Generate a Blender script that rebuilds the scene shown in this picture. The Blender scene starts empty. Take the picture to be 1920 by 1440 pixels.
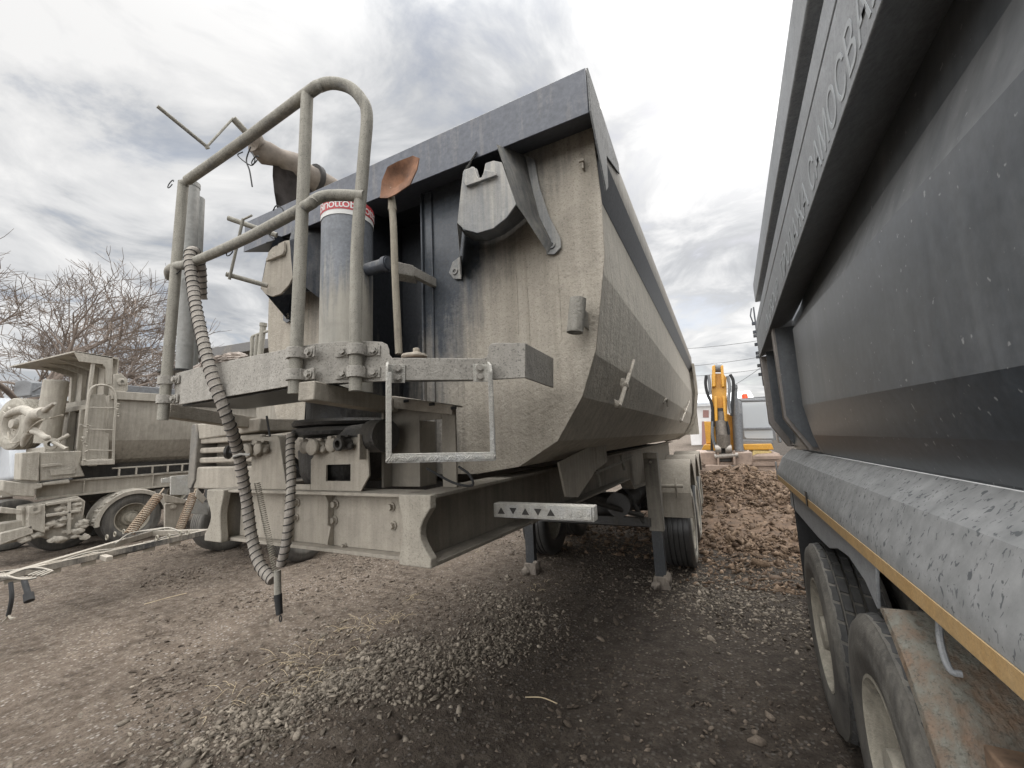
import bpy, bmesh, math, random
import numpy as np
from mathutils import Vector, Matrix, noise
random.seed(7); rng = np.random.default_rng(11)
S = bpy.context.scene
COL = S.collection
PI = math.pi
# ------------------------------------------------------------------ camera
H = 1.75; FPX = 765.0
CR = Vector((0.89150345, 0.45089821, -0.04373113))
CU = Vector((0.1001397, -0.10200268, 0.98973102))
CB = Vector((0.44180725, -0.88672784, -0.13608855))
cam = bpy.data.objects.new('camera', bpy.data.cameras.new('camera')); COL.objects.link(cam)
cam.matrix_world = Matrix(((CR.x, CU.x, CB.x, 0), (CR.y, CU.y, CB.y, 0), (CR.z, CU.z, CB.z, H), (0, 0, 0, 1)))
cam.data.sensor_width = 36; cam.data.lens = FPX / 1920 * 36
cam.data.clip_start = 0.02; cam.data.clip_end = 3000
S.camera = cam
def W(u, v, X=None, Y=None, Z=None):
    """survey point: where the sight line (u, v) meets a real plane of the yard (X, Y or Z in metres)"""
    d = CR * (u - 960) - CU * (v - 720) - CB * FPX
    if Y is not None: t = Y / d.y
    elif X is not None: t = X / d.x
    else: t = (Z - H) / d.z
    return Vector((d.x * t, d.y * t, H + d.z * t))
# ------------------------------------------------------------------ light
SUN_AZ, SUN_EL = math.radians(9), math.radians(38)
w = bpy.data.worlds.new('World'); S.world = w; w.use_nodes = True
nt = w.node_tree; nt.nodes.clear()
def N(nt, typ, **kw):
    n = nt.nodes.new(typ)
    for k, v in kw.items(): setattr(n, k, v)
    return n
def L(nt, a, b): nt.links.new(a, b)
def MATH(nt, op, a, b=None, c=None, clamp=False):
    n = nt.nodes.new('ShaderNodeMath'); n.operation = op; n.use_clamp = clamp
    for i, v in enumerate((a, b, c)):
        if v is None: continue
        if isinstance(v, (int, float)): n.inputs[i].default_value = v
        else: nt.links.new(v, n.inputs[i])
    return n.outputs[0]
def MIX(nt, f, a, b, blend='MIX'):
    n = nt.nodes.new('ShaderNodeMix'); n.data_type = 'RGBA'; n.blend_type = blend
    for i, v in ((0, f), (6, a), (7, b)):
        if isinstance(v, (int, float)): n.inputs[i].default_value = v
        elif isinstance(v, tuple): n.inputs[i].default_value = (*v[:3], 1)
        else: nt.links.new(v, n.inputs[i])
    return n.outputs[2]
def RAMP(nt, f, stops, mode='LINEAR'):
    n = nt.nodes.new('ShaderNodeValToRGB'); n.color_ramp.interpolation = mode
    e = n.color_ramp.elements
    while len(e) < len(stops): e.new(0.5)
    for i, (p, c) in enumerate(stops):
        e[i].position = p; e[i].color = (c, c, c, 1) if isinstance(c, (int, float)) else (*c, 1)
    nt.links.new(f, n.inputs[0]); return n.outputs[0]
def NOISE(nt, vec, scale, detail=4, rough=.55, dist=0.):
    n = nt.nodes.new('ShaderNodeTexNoise'); n.inputs['Scale'].default_value = scale
    n.inputs['Detail'].default_value = detail; n.inputs['Roughness'].default_value = rough
    n.inputs['Distortion'].default_value = dist
    if vec is not None: nt.links.new(vec, n.inputs['Vector'])
    return n.outputs[0]
def SCALEV(nt, vec, s):
    n = nt.nodes.new('ShaderNodeVectorMath'); n.operation = 'MULTIPLY'; nt.links.new(vec, n.inputs[0]); n.inputs[1].default_value = s
    return n.outputs[0]
sky = N(nt, 'ShaderNodeTexSky', sky_type='NISHITA'); sky.sun_disc = False
sky.sun_elevation = SUN_EL; sky.sun_rotation = SUN_AZ
SUN_DIR = Vector((math.sin(SUN_AZ) * math.cos(SUN_EL), math.cos(SUN_AZ) * math.cos(SUN_EL), math.sin(SUN_EL)))
tc = N(nt, 'ShaderNodeTexCoord'); gen = tc.outputs['Generated']
sep = N(nt, 'ShaderNodeSeparateXYZ'); L(nt, gen, sep.inputs[0])
zz = MATH(nt, 'MAXIMUM', sep.outputs[2], 0.0)
den = MATH(nt, 'ADD', zz, 0.16)
cx = MATH(nt, 'DIVIDE', sep.outputs[0], den); cy = MATH(nt, 'DIVIDE', sep.outputs[1], den)
cmb = N(nt, 'ShaderNodeCombineXYZ'); L(nt, cx, cmb.inputs[0]); L(nt, cy, cmb.inputs[1])
n1 = NOISE(nt, cmb.outputs[0], 2.4, 10, .6, .6)
off = N(nt, 'ShaderNodeVectorMath', operation='ADD'); L(nt, cmb.outputs[0], off.inputs[0]); off.inputs[1].default_value = (5.3, 1.7, 2.2)
n2 = NOISE(nt, off.outputs[0], 1.3, 4, .5, .3)
cl = RAMP(nt, MATH(nt, 'ADD', MATH(nt, 'MULTIPLY', n1, .62), MATH(nt, 'MULTIPLY', n2, .38)), [(.39, (.47, .48, .50)), (.46, (.62, .63, .645)), (.52, (.82, .82, .82)), (.60, (1.0, .99, .975))])
dot = N(nt, 'ShaderNodeVectorMath', operation='DOT_PRODUCT'); L(nt, gen, dot.inputs[0]); dot.inputs[1].default_value = SUN_DIR
g0 = MATH(nt, 'MAXIMUM', dot.outputs['Value'], 0.0)
glow = MATH(nt, 'ADD', MATH(nt, 'MULTIPLY', MATH(nt, 'POWER', g0, 70.0), .42), MATH(nt, 'MULTIPLY', MATH(nt, 'POWER', g0, 9.0), .10))
zen = MATH(nt, 'MULTIPLY_ADD', MATH(nt, 'POWER', zz, 14.0), 9.0, .57)           # overcast sky brightest overhead; steep extra fill added above the view
back = MATH(nt, 'MULTIPLY_ADD', MATH(nt, 'MAXIMUM', MATH(nt, 'MULTIPLY', sep.outputs[1], -1.0), 0.0), 2.1, 0.0)  # extra sky brightness added behind the camera to fill the front faces
lum = MATH(nt, 'ADD', MATH(nt, 'ADD', zen, glow), back)
cln = N(nt, 'ShaderNodeVectorMath', operation='SCALE'); L(nt, cl, cln.inputs[0]); L(nt, lum, cln.inputs['Scale'])
# thin breaks of blue sky between the clouds
nis = N(nt, 'ShaderNodeVectorMath', operation='SCALE'); L(nt, sky.outputs[0], nis.inputs[0]); nis.inputs['Scale'].default_value = .09
gap = RAMP(nt, n1, [(.33, .30), (.46, .04)])
skc = MIX(nt, gap, cln.outputs[0], nis.outputs[0])
bg = N(nt, 'ShaderNodeBackground'); L(nt, skc, bg.inputs[0]); bg.inputs[1].default_value = 1.0
wo = N(nt, 'ShaderNodeOutputWorld'); L(nt, bg.outputs[0], wo.inputs[0])
sun = bpy.data.objects.new('sun', bpy.data.lights.new('sun', 'SUN')); COL.objects.link(sun)
sun.data.energy = 1.3; sun.data.angle = math.radians(18); sun.data.color = (1, .965, .92)
sun.rotation_euler = (-SUN_DIR).to_track_quat('-Z', 'Y').to_euler()
S.view_settings.view_transform = 'Standard'; S.view_settings.look = 'None'
S.view_settings.exposure = 0.73; S.view_settings.gamma = 1
# ------------------------------------------------------------------ materials
def newmat(name):
    m = bpy.data.materials.new(name); m.use_nodes = True
    nt = m.node_tree; b = nt.nodes['Principled BSDF']
    return m, nt, b
def BUMP(nt, h, b, s=.3, d=.01):
    n = nt.nodes.new('ShaderNodeBump'); n.inputs['Strength'].default_value = s; n.inputs['Distance'].default_value = d
    nt.links.new(h, n.inputs['Height']); nt.links.new(n.outputs[0], b.inputs['Normal'])
DUST = (.42, .37, .30); DUST2 = (.32, .28, .225); PAINT = (.040, .046, .055)
def dusty(name, paint=PAINT, dust=DUST, dust2=DUST2, amt=.5, z0=None, z1=None, zk=.5, streak=.3, speck=.25, bump=.35, scale=6., prough=.35, soft=.12, flecks=0., up=.25, xg=None):
    """painted steel under dried road dust: amt = share covered; z0..z1 more dust low down (that is where spray lands)"""
    m, nt, b = newmat(name)
    geo = nt.nodes.new('ShaderNodeTexCoord').outputs['Object']
    sp = nt.nodes.new('ShaderNodeSeparateXYZ'); nt.links.new(geo, sp.inputs[0])
    big = NOISE(nt, geo, scale * .35, 5, .6, .6)
    st = NOISE(nt, SCALEV(nt, geo, (9, 9, .55)), scale * .5, 4, .6)
    fine = NOISE(nt, geo, scale * 9, 5, .65)
    v = MATH(nt, 'ADD', MATH(nt, 'MULTIPLY', big, 1 - streak), MATH(nt, 'MULTIPLY', st, streak))
    v = MATH(nt, 'ADD', v, MATH(nt, 'MULTIPLY_ADD', fine, .16, -.08))
    v = MATH(nt, 'ADD', v, amt - .5)
    if z0 is not None:
        mr = nt.nodes.new('ShaderNodeMapRange'); nt.links.new(sp.outputs[2], mr.inputs[0])
        mr.inputs[1].default_value = z0; mr.inputs[2].default_value = z1; mr.inputs[3].default_value = zk; mr.inputs[4].default_value = -zk
        v = MATH(nt, 'ADD', v, mr.outputs[0])
    if xg:                                        # (centre, near, far, k): cleaner near the centre line, where the tractor's cab keeps the spray off
        dx = MATH(nt, 'ABSOLUTE', MATH(nt, 'SUBTRACT', sp.outputs[0], xg[0])); mr = nt.nodes.new('ShaderNodeMapRange'); nt.links.new(dx, mr.inputs[0])
        mr.inputs[1].default_value = xg[1]; mr.inputs[2].default_value = xg[2]; mr.inputs[3].default_value = -xg[3]; mr.inputs[4].default_value = xg[3]
        v = MATH(nt, 'ADD', v, mr.outputs[0])
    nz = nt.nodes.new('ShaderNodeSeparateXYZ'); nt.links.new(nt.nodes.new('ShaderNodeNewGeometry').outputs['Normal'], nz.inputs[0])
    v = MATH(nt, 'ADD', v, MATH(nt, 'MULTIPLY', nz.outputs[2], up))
    mask = RAMP(nt, v, [(.5 - soft, 0.), (.5 + soft, 1.)])
    dcol = MIX(nt, RAMP(nt, st, [(.3, 0.), (.7, 1.)]), dust2, dust)
    spk = RAMP(nt, NOISE(nt, geo, scale * 22, 3, .7), [(.36, 1.), (.44, 0.)])
    pcol = MIX(nt, RAMP(nt, fine, [(.35, 0.), (.75, .5)]), paint, tuple(min(1, c * 2.2 + .02) for c in paint))
    c = MIX(nt, mask, pcol, dcol)
    c = MIX(nt, MATH(nt, 'MULTIPLY', spk, speck), c, tuple(x * .35 for x in dust2))
    blot = RAMP(nt, NOISE(nt, geo, scale * 1.3, 6, .65, .8), [(.3, .86), (.6, 1.04)])
    c = MIX(nt, 1.0, c, blot, 'MULTIPLY')
    if flecks:
        fl = RAMP(nt, NOISE(nt, geo, scale * 14, 2, .5), [(.70, 0.), (.74, flecks)])
        c = MIX(nt, fl, c, (.75, .75, .73))
    nt.links.new(c, b.inputs['Base Color'])
    r = nt.nodes.new('ShaderNodeMapRange'); nt.links.new(mask, r.inputs[0]); r.inputs[3].default_value = prough; r.inputs[4].default_value = .92
    nt.links.new(r.outputs[0], b.inputs['Roughness'])
    hgt = MATH(nt, 'ADD', MATH(nt, 'MULTIPLY', fine, .7), MATH(nt, 'MULTIPLY', NOISE(nt, geo, scale * 3, 5, .7), .8))
    hgt = MATH(nt, 'MULTIPLY', hgt, MATH(nt, 'ADD', mask, .12))
    BUMP(nt, hgt, b, bump, .012)
    return m
def plain(name, col, rough=.6, metal=0., var=.25, scale=20., bump=.15, spec=.5):
    m, nt, b = newmat(name)
    geo = nt.nodes.new('ShaderNodeTexCoord').outputs['Object']
    f = NOISE(nt, geo, scale, 5, .65)
    c = MIX(nt, RAMP(nt, f, [(.3, 0.), (.7, 1.)]), tuple(x * (1 - var) for x in col), tuple(min(1, x * (1 + var)) for x in col))
    nt.links.new(c, b.inputs['Base Color']); b.inputs['Roughness'].default_value = rough; b.inputs['Metallic'].default_value = metal
    b.inputs['Specular IOR Level'].default_value = spec
    BUMP(nt, f, b, bump, .006)
    return m
M = {}
M['face'] = dusty('dusty_bulkhead', dust=(.43, .385, .32), dust2=(.33, .295, .24), amt=.60, z0=2.05, z1=2.95, zk=.34, streak=.45, speck=.45, bump=.7, scale=5.5, xg=(-1.585, .3, .95, .42), soft=.19)
M['side'] = dusty('dusty_body_side', dust=(.52, .475, .40), dust2=(.36, .33, .275), amt=1.0, streak=.7, speck=.35, bump=.5, scale=5.)
M['rim'] = dusty('grey_rim_paint', paint=(.060, .064, .076), amt=.16, streak=.6, speck=.1, bump=.15, prough=.45, soft=.3, scale=5)
M['frame'] = dusty('dusty_frame', dust=(.38, .34, .28), dust2=(.29, .26, .215), amt=.92, streak=.2, speck=.25, bump=.4, scale=8)
M['deck'] = dusty('dusty_platform', dust=(.37, .345, .305), dust2=(.30, .28, .245), amt=.97, streak=.15, speck=.75, bump=.4, scale=7)
M['pipe'] = dusty('dusty_pipe', dust=(.35, .33, .28), dust2=(.24, .225, .19), paint=(.10, .105, .11), amt=.8, streak=.3, speck=.7, bump=.3, scale=14)
M['cyl'] = dusty('dusty_cylinder', paint=(.105, .112, .122), dust=(.42, .39, .33), dust2=(.3, .285, .25), amt=.50, z0=2.25, z1=2.85, zk=.34, streak=.75, speck=.1, bump=.15, scale=7, prough=.3)
M['dark'] = dusty('dark_underbody', paint=(.016, .015, .014), dust=(.075, .067, .055), dust2=(.045, .04, .034), amt=.45, bump=.5, scale=9)  # darkened so the colour carries the shade beneath the chassis
M['black'] = plain('black_rubber', (.018, .018, .018), .75)
M['bracket'] = dusty('bracket_steel', paint=(.075, .085, .10), dust=(.40, .38, .34), dust2=(.30, .295, .28), amt=.62, streak=.5, speck=.3, bump=.25, scale=9, soft=.25)
M['bracketd'] = dusty('bracket_dark_steel', paint=(.04, .045, .055), dust=(.26, .25, .23), dust2=(.16, .155, .15), amt=.33, streak=.5, speck=.2, bump=.25, scale=9, soft=.2)
M['alu'] = dusty('pale_aluminium', paint=(.42, .42, .41), dust=(.50, .48, .43), dust2=(.36, .34, .30), amt=.6, streak=.2, speck=.5, bump=.6, scale=16)
M['hose'] = dusty('hose_wrap', paint=(.25, .215, .19), dust=(.37, .335, .285), dust2=(.30, .27, .235), amt=.7, streak=.1, speck=.4, bump=.5, scale=16, soft=.3)
M['wrap'] = plain('black_cord', (.03, .027, .025), .8)
M['rust'] = plain('rusty_blade', (.20, .095, .05), .75, var=.55, scale=14, bump=.4)
M['wood'] = dusty('weathered_handle', paint=(.16, .13, .10), dust=(.36, .32, .25), dust2=(.24, .21, .165), amt=.6, speck=.5, scale=18, bump=.4)
M['tyre'] = plain('tyre_rubber', (.045, .044, .042), .85, var=.35, scale=12, bump=.4)
M['tyredust'] = dusty('dusty_tyre', paint=(.035, .034, .033), dust=(.20, .185, .155), dust2=(.12, .11, .095), amt=.45, scale=8, bump=.4, soft=.3)
M['tyremud'] = dusty('mud_caked_tyre', paint=(.08, .075, .065), dust=(.42, .39, .33), dust2=(.28, .255, .21), amt=.8, scale=9, bump=.7)
M['tyremud2'] = dusty('mud_faced_tyre', paint=(.03, .029, .028), dust=(.40, .375, .32), dust2=(.28, .26, .215), amt=.22, scale=9, bump=.6, soft=.15, xg=(-.19, .352, .376, .45))
M['wheelrim'] = dusty('dusty_wheel_rim', paint=(.07, .065, .06), dust=(.34, .31, .25), dust2=(.22, .2, .16), amt=.75, scale=10, bump=.5)
M['mud'] = dusty('caked_mud', paint=(.24, .215, .17), dust=(.43, .395, .335), dust2=(.31, .285, .24), amt=.8, speck=.2, scale=5, bump=.9, streak=.1)
M['mudside'] = dusty('muddy_second_body', paint=(.10, .095, .09), dust=(.38, .35, .295), dust2=(.28, .255, .215), amt=.8, streak=.6, speck=.15, scale=4, bump=.4)
M['wetmud'] = dusty('brown_wet_mud', paint=(.07, .055, .045), dust=(.25, .215, .175), dust2=(.16, .135, .11), amt=.55, scale=12, bump=.9)
M['rope'] = plain('dusty_rope', (.30, .27, .22), .9, bump=.5)
M['cloth'] = plain('dusty_cloth', (.36, .31, .27), .95, var=.25, scale=30, bump=.5)
# right hand body: near clean grey paint
M['rbody'] = dusty('clean_grey_paint_sheen', paint=(.033, .041, .050), dust=(.30, .305, .305), dust2=(.24, .245, .25), amt=.26, streak=.35, speck=.05, bump=.05, scale=3, prough=.30, soft=.4, flecks=.3, up=1.35)  # dust on up-facing folds set strong to paint in their sky sheen
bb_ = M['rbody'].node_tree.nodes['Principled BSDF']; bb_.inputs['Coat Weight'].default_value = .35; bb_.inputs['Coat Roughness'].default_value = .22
M['rrail'] = dusty('grey_rail_paint', paint=(.22, .23, .24), dust=(.34, .34, .335), dust2=(.28, .28, .28), amt=.45, streak=.2, speck=.35, bump=.08, scale=7, prough=.38, soft=.4)
m, nt, b = newmat('rain_marked_sill'); M['sill'] = m
geo = nt.nodes.new('ShaderNodeTexCoord').outputs['Object']
rn = NOISE(nt, SCALEV(nt, geo, (38, 36, 22)), 1.6, 2, .5, .7)
drops = RAMP(nt, rn, [(.62, 0.), (.66, .85)])
base = MIX(nt, RAMP(nt, NOISE(nt, geo, 14, 5, .6), [(.3, 0.), (.7, 1.)]), (.20, .204, .20), (.31, .31, .305))
nt.links.new(MIX(nt, drops, base, (.075, .08, .085)), b.inputs['Base Color']); b.inputs['Roughness'].default_value = .8
BUMP(nt, NOISE(nt, geo, 60, 4, .7), b, .25, .004)
M['tape'] = dusty('amber_reflective_tape', paint=(.42, .25, .09), dust=(.46, .34, .19), dust2=(.38, .27, .14), amt=.5, speck=.3, scale=12, bump=.1, soft=.4, prough=.5)
M['postpaint'] = dusty('post_paint', paint=(.22, .20, .19), dust=(.38, .34, .30), dust2=(.30, .27, .25), amt=.55, streak=.3, speck=.2, bump=.05, soft=.4)
M['text'] = plain('pale_lettering', (.34, .355, .36), .5, var=.06)
M['fender'] = dusty('rusty_muddy_fender', paint=(.15, .085, .045), dust=(.19, .185, .155), dust2=(.11, .10, .08), amt=.58, streak=.55, speck=.5, scale=5, bump=.8, soft=.12, up=0)
M['red'] = plain('red_sticker', (.42, .045, .05), .5, var=.15)
M['white'] = plain('white_sticker', (.62, .61, .58), .5, var=.06)
M['yellow'] = dusty('excavator_yellow', paint=(.55, .25, .02), dust=(.42, .27, .09), dust2=(.42, .26, .08), amt=.3, scale=3, bump=.1, speck=.2, soft=.3)
M['steel'] = plain('worn_steel', (.30, .27, .235), .5, .3, var=.3)
M['brownsteel'] = plain('brown_steel', (.27, .20, .155), .7, var=.25, scale=6)
M['gunmetal'] = plain('cab_grey', (.16, .165, .17), .5)
m, nt, b = newmat('cab_glass'); M['glass'] = m
b.inputs['Base Color'].default_value = (.42, .44, .45, 1); b.inputs['Roughness'].default_value = .08; b.inputs['Specular IOR Level'].default_value = .8
M['orange'] = plain('orange_beacon', (.85, .09, .02), .3)
M['whitebox'] = plain('whitewashed_wall', (.62, .60, .58), .9, var=.12, scale=1.)
M['pink'] = plain('dull_red_paint', (.28, .16, .14), .9)
M['bark'] = plain('tree_bark', (.17, .135, .11), .95, var=.3, scale=3)
M['whitecab'] = plain('white_cab_paint', (.50, .52, .54), .35, var=.08, scale=3)
M['spring'] = dusty('rusty_spring', paint=(.20, .12, .07), dust=(.40, .33, .25), dust2=(.28, .22, .16), amt=.55, scale=20, bump=.2)
M['cable'] = plain('wire_grey', (.10, .10, .10), .8)
# ground
m, nt, b = newmat('dirt_yard'); M['ground'] = m
geo = nt.nodes.new('ShaderNodeTexCoord').outputs['Object']
a1 = NOISE(nt, geo, .9, 7, .6, .4); a2 = NOISE(nt, geo, 9, 8, .7, .2); a3 = NOISE(nt, geo, 60, 5, .7)
c = MIX(nt, RAMP(nt, a1, [(.36, 0.), (.62, 1.)]), (.034, .024, .016), (.102, .078, .058))
c = MIX(nt, RAMP(nt, a2, [(.38, .0), (.66, .75)]), c, (.185, .152, .12))
c = MIX(nt, RAMP(nt, a3, [(.34, .85), (.50, 0.)]), c, (.035, .027, .022))
peb = nt.nodes.new('ShaderNodeTexVoronoi'); peb.inputs['Scale'].default_value = 34; nt.links.new(geo, peb.inputs['Vector'])
psel = nt.nodes.new('ShaderNodeSeparateColor'); nt.links.new(peb.outputs['Color'], psel.inputs[0])
pm = MATH(nt, 'MULTIPLY', RAMP(nt, psel.outputs[0], [(.62, 0.), (.66, 1.)]), RAMP(nt, peb.outputs['Distance'], [(.25, 1.), (.5, 0.)]))
pm = MATH(nt, 'MULTIPLY', pm, RAMP(nt, a1, [(.38, .2), (.6, .8)]))
c = MIX(nt, pm, c, MIX(nt, psel.outputs[1], (.19, .165, .14), (.34, .31, .275)))
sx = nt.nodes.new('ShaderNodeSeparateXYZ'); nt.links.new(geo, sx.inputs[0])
lane_shade = nt.nodes.new('ShaderNodeMapRange'); nt.links.new(MATH(nt, 'ADD', sx.outputs[0], MATH(nt, 'MULTIPLY_ADD', a1, 2.4, -1.2)), lane_shade.inputs[0])
lane_shade.inputs[1].default_value = -3.4; lane_shade.inputs[2].default_value = -.9; lane_shade.inputs[3].default_value = 1.2; lane_shade.inputs[4].default_value = .46
c = MIX(nt, 1.0, c, lane_shade.outputs[0], 'MULTIPLY')       # shade between the trailers put into the dirt colour
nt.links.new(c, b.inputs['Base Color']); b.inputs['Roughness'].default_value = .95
b.inputs['Specular IOR Level'].default_value = .25
hh = MATH(nt, 'ADD', MATH(nt, 'MULTIPLY', a2, 1.6), MATH(nt, 'ADD', MATH(nt, 'MULTIPLY', a3, .7), MATH(nt, 'MULTIPLY', pm, .6)))
BUMP(nt, hh, b, .9, .03)
def stonemat(name, ca, cb):
    m, nt, b = newmat(name)
    g = nt.nodes.new('ShaderNodeNewGeometry'); r = g.outputs['Random Per Island']
    o = nt.nodes.new('ShaderNodeTexCoord').outputs['Object']
    c = MIX(nt, r, ca, cb)
    c = MIX(nt, RAMP(nt, NOISE(nt, o, 40, 5, .7), [(.35, .55), (.6, 0.)]), c, tuple(x * .5 for x in ca))
    nt.links.new(c, b.inputs['Base Color']); b.inputs['Roughness'].default_value = .9; b.inputs['Specular IOR Level'].default_value = .3
    BUMP(nt, NOISE(nt, o, 90, 4, .7), b, .4, .004)
    return m
M['stone'] = stonemat('pale_gravel', (.08, .066, .05), (.31, .265, .21))
M['chip'] = stonemat('brown_chips', (.045, .034, .025), (.175, .14, .108))
M['rubble'] = stonemat('brown_rubble', (.07, .045, .029), (.24, .168, .112))
M['rubblebase'] = plain('rubble_earth', (.105, .066, .04), .95, var=.5, scale=8, bump=.9)
M['straw'] = plain('dry_straw', (.42, .34, .22), .9, var=.2)
# ------------------------------------------------------------------ mesh helpers
def V(*a): return Vector(a)
def mirx(p): return Vector((-3.17 - p.x, p.y, p.z))       # across the middle of the main trailer
SEP = {'bolt', 'flange', 'cross_member', 'stiffener', 'rear_ring', 'slot', 'cutout', 'stop_pin', 'cable', 'cable_tie', 'leg_brace', 'axle', 'stowage_tube', 'side_rim', 'chassis',
       'fender_strap', 'link_pin', 'hinge_rack', 'inner_wall', 'handrail_', 'safety_prop', 'side_plate', 'bucket_ram', 'boom_ram', 'mirror_arm', 'slatted_box', 'step_strap', 'rack', 'side_marker'}
def pieces(bm):
    """vertex index groups of the loose pieces; pieces whose boxes touch count as one"""
    bm.verts.ensure_lookup_table(); bm.verts.index_update(); seen = [False] * len(bm.verts); comps = []
    for v in bm.verts:
        if seen[v.index]: continue
        st, c = [v], []; seen[v.index] = True
        while st:
            a = st.pop(); c.append(a.index)
            for e in a.link_edges:
                b = e.other_vert(a)
                if not seen[b.index]: seen[b.index] = True; st.append(b)
        comps.append(c)
    if len(comps) > 400: return [sum(comps, [])]
    bx = []
    for c in comps:
        A_ = np.array([bm.verts[i].co[:] for i in c]); bx.append([A_.min(0) - .0015, A_.max(0) + .0015, c])
    i = 0
    while i < len(bx):
        j = i + 1; hit = False
        while j < len(bx):
            if (bx[i][0] <= bx[j][1]).all() and (bx[j][0] <= bx[i][1]).all():
                bx[i] = [np.minimum(bx[i][0], bx[j][0]), np.maximum(bx[i][1], bx[j][1]), bx[i][2] + bx[j][2]]; bx.pop(j); hit = True
            else: j += 1
        if not hit: i += 1
    return [b[2] for b in bx]
class B:
    def __init__(s): s.bm = bmesh.new()
    def face(s, pts):
        try: return s.bm.faces.new([s.bm.verts.new(p) for p in pts])
        except ValueError: pass
    def box(s, x0, x1, y0, y1, z0, z1, mat=None):
        ps = [V(x, y, z) for z in (z0, z1) for x, y in ((x0, y0), (x1, y0), (x1, y1), (x0, y1))]
        if mat: ps = [mat @ p for p in ps]
        v = [s.bm.verts.new(p) for p in ps]
        for f in ((3, 2, 1, 0), (4, 5, 6, 7), (0, 1, 5, 4), (1, 2, 6, 5), (2, 3, 7, 6), (3, 0, 4, 7)): s.bm.faces.new([v[i] for i in f])
        return s
    def plate(s, pts, vec):
        """polygon pts (3-D, planar) given thickness vec"""
        vec = Vector(vec); n = len(pts)
        a = [s.bm.verts.new(Vector(p)) for p in pts]; b = [s.bm.verts.new(Vector(p) + vec) for p in pts]
        s.bm.faces.new(a[::-1]); s.bm.faces.new(b)
        for i in range(n): s.bm.faces.new((a[i], a[(i + 1) % n], b[(i + 1) % n], b[i]))
        return s
    def loops(s, rings, close=True, caps=True):
        """skin successive rings of equal length"""
        vs = [[s.bm.verts.new(p) for p in r] for r in rings]; n = len(rings[0])
        for a, b in zip(vs, vs[1:]):
            for i in range(n if close else n - 1): s.bm.faces.new((a[i], a[(i + 1) % n], b[(i + 1) % n], b[i]))
        if caps and close: s.bm.faces.new(vs[0][::-1]); s.bm.faces.new(vs[-1])
        return s
    def tube(s, pts, r, n=12, caps=True, rad=None):
        pts = [Vector(p) for p in pts]; rings = []; up = None
        for i, p in enumerate(pts):
            d = ((pts[i + 1] - p) if i < len(pts) - 1 else (p - pts[i - 1]))
            if 0 < i < len(pts) - 1: d = (pts[i + 1] - p).normalized() + (p - pts[i - 1]).normalized()
            d.normalize()
            if up is None: up = d.orthogonal().normalized()
            u = (up - d * up.dot(d)); u = u.normalized() if u.length > 1e-6 else d.orthogonal().normalized()
            up = u; q = d.cross(u)
            rr = rad[i] if rad else r
            rings.append([p + (u * math.cos(2 * PI * k / n) + q * math.sin(2 * PI * k / n)) * rr for k in range(n)])
        return s.loops(rings, True, caps)
    def cyl(s, a, b, r, n=20, r2=None): return s.tube([a, b], r, n, True, [r, r2 if r2 else r])
    def lathe(s, c, axis, prof, n=40):
        """closed ring profile [(radius, offset)] spun about axis through c"""
        axis = Vector(axis).normalized(); u = axis.orthogonal().normalized(); q = axis.cross(u); c = Vector(c)
        rings = [[c + axis * o + (u * math.cos(2 * PI * k / n) + q * math.sin(2 * PI * k / n)) * r for r, o in prof] for k in range(n)]
        vs = [[s.bm.verts.new(p) for p in r] for r in rings]; m = len(prof)
        for k in range(n):
            a, b = vs[k], vs[(k + 1) % n]
            for i in range(m - 1): s.bm.faces.new((a[i], a[i + 1], b[i + 1], b[i]))
        return s
    def bolt(s, p, d, r=.012, h=.012):
        d = Vector(d).normalized(); p = Vector(p)
        s.tube([p, p + d * h * .35], r * 1.45, 14); s.tube([p + d * h * .3, p + d * (h + .002)], r, 6); return s
    def coil(s, a, b, R, r, turns, n=6, seg=10, R2=None):
        a = Vector(a); b = Vector(b); d = (b - a); u = d.orthogonal().normalized(); q = d.normalized().cross(u)
        k = int(turns * seg); pts = []
        for i in range(k + 1):
            t = i / k; an = 2 * PI * turns * t
            pts.append(a + d * t + (u * math.cos(an) + q * math.sin(an)) * (R + ((R2 or R) - R) * t))
        return s.tube(pts, r, n)
    def blob(s, c, r, sub=2, amp=.2, fr=3., sc=(1, 1, 1)):
        t = bmesh.ops.create_icosphere(s.bm, subdivisions=sub, radius=1)
        for v in t['verts']:
            k = 1 + amp * noise.noise(v.co * fr + Vector(c) * 7)
            v.co = Vector(c) + Vector((v.co.x * sc[0], v.co.y * sc[1], v.co.z * sc[2])) * r * k
        return s
    def build(s, name, mat, parent=None, bevel=0., ang=32, loc=None, keep=False):
        if name in SEP:
            gr = pieces(s.bm)
            if len(gr) > 1:
                outs = []
                for g_ in gr:
                    b2 = B(); b2.bm.free(); b2.bm = s.bm.copy(); b2.bm.verts.ensure_lookup_table(); keepset = set(g_)
                    bmesh.ops.delete(b2.bm, geom=[v for i, v in enumerate(b2.bm.verts) if i not in keepset], context='VERTS')
                    outs.append(b2._build(name, mat, parent, bevel, ang))
                s.bm.free(); return outs[0]
        return s._build(name, mat, parent, bevel, ang)
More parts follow.
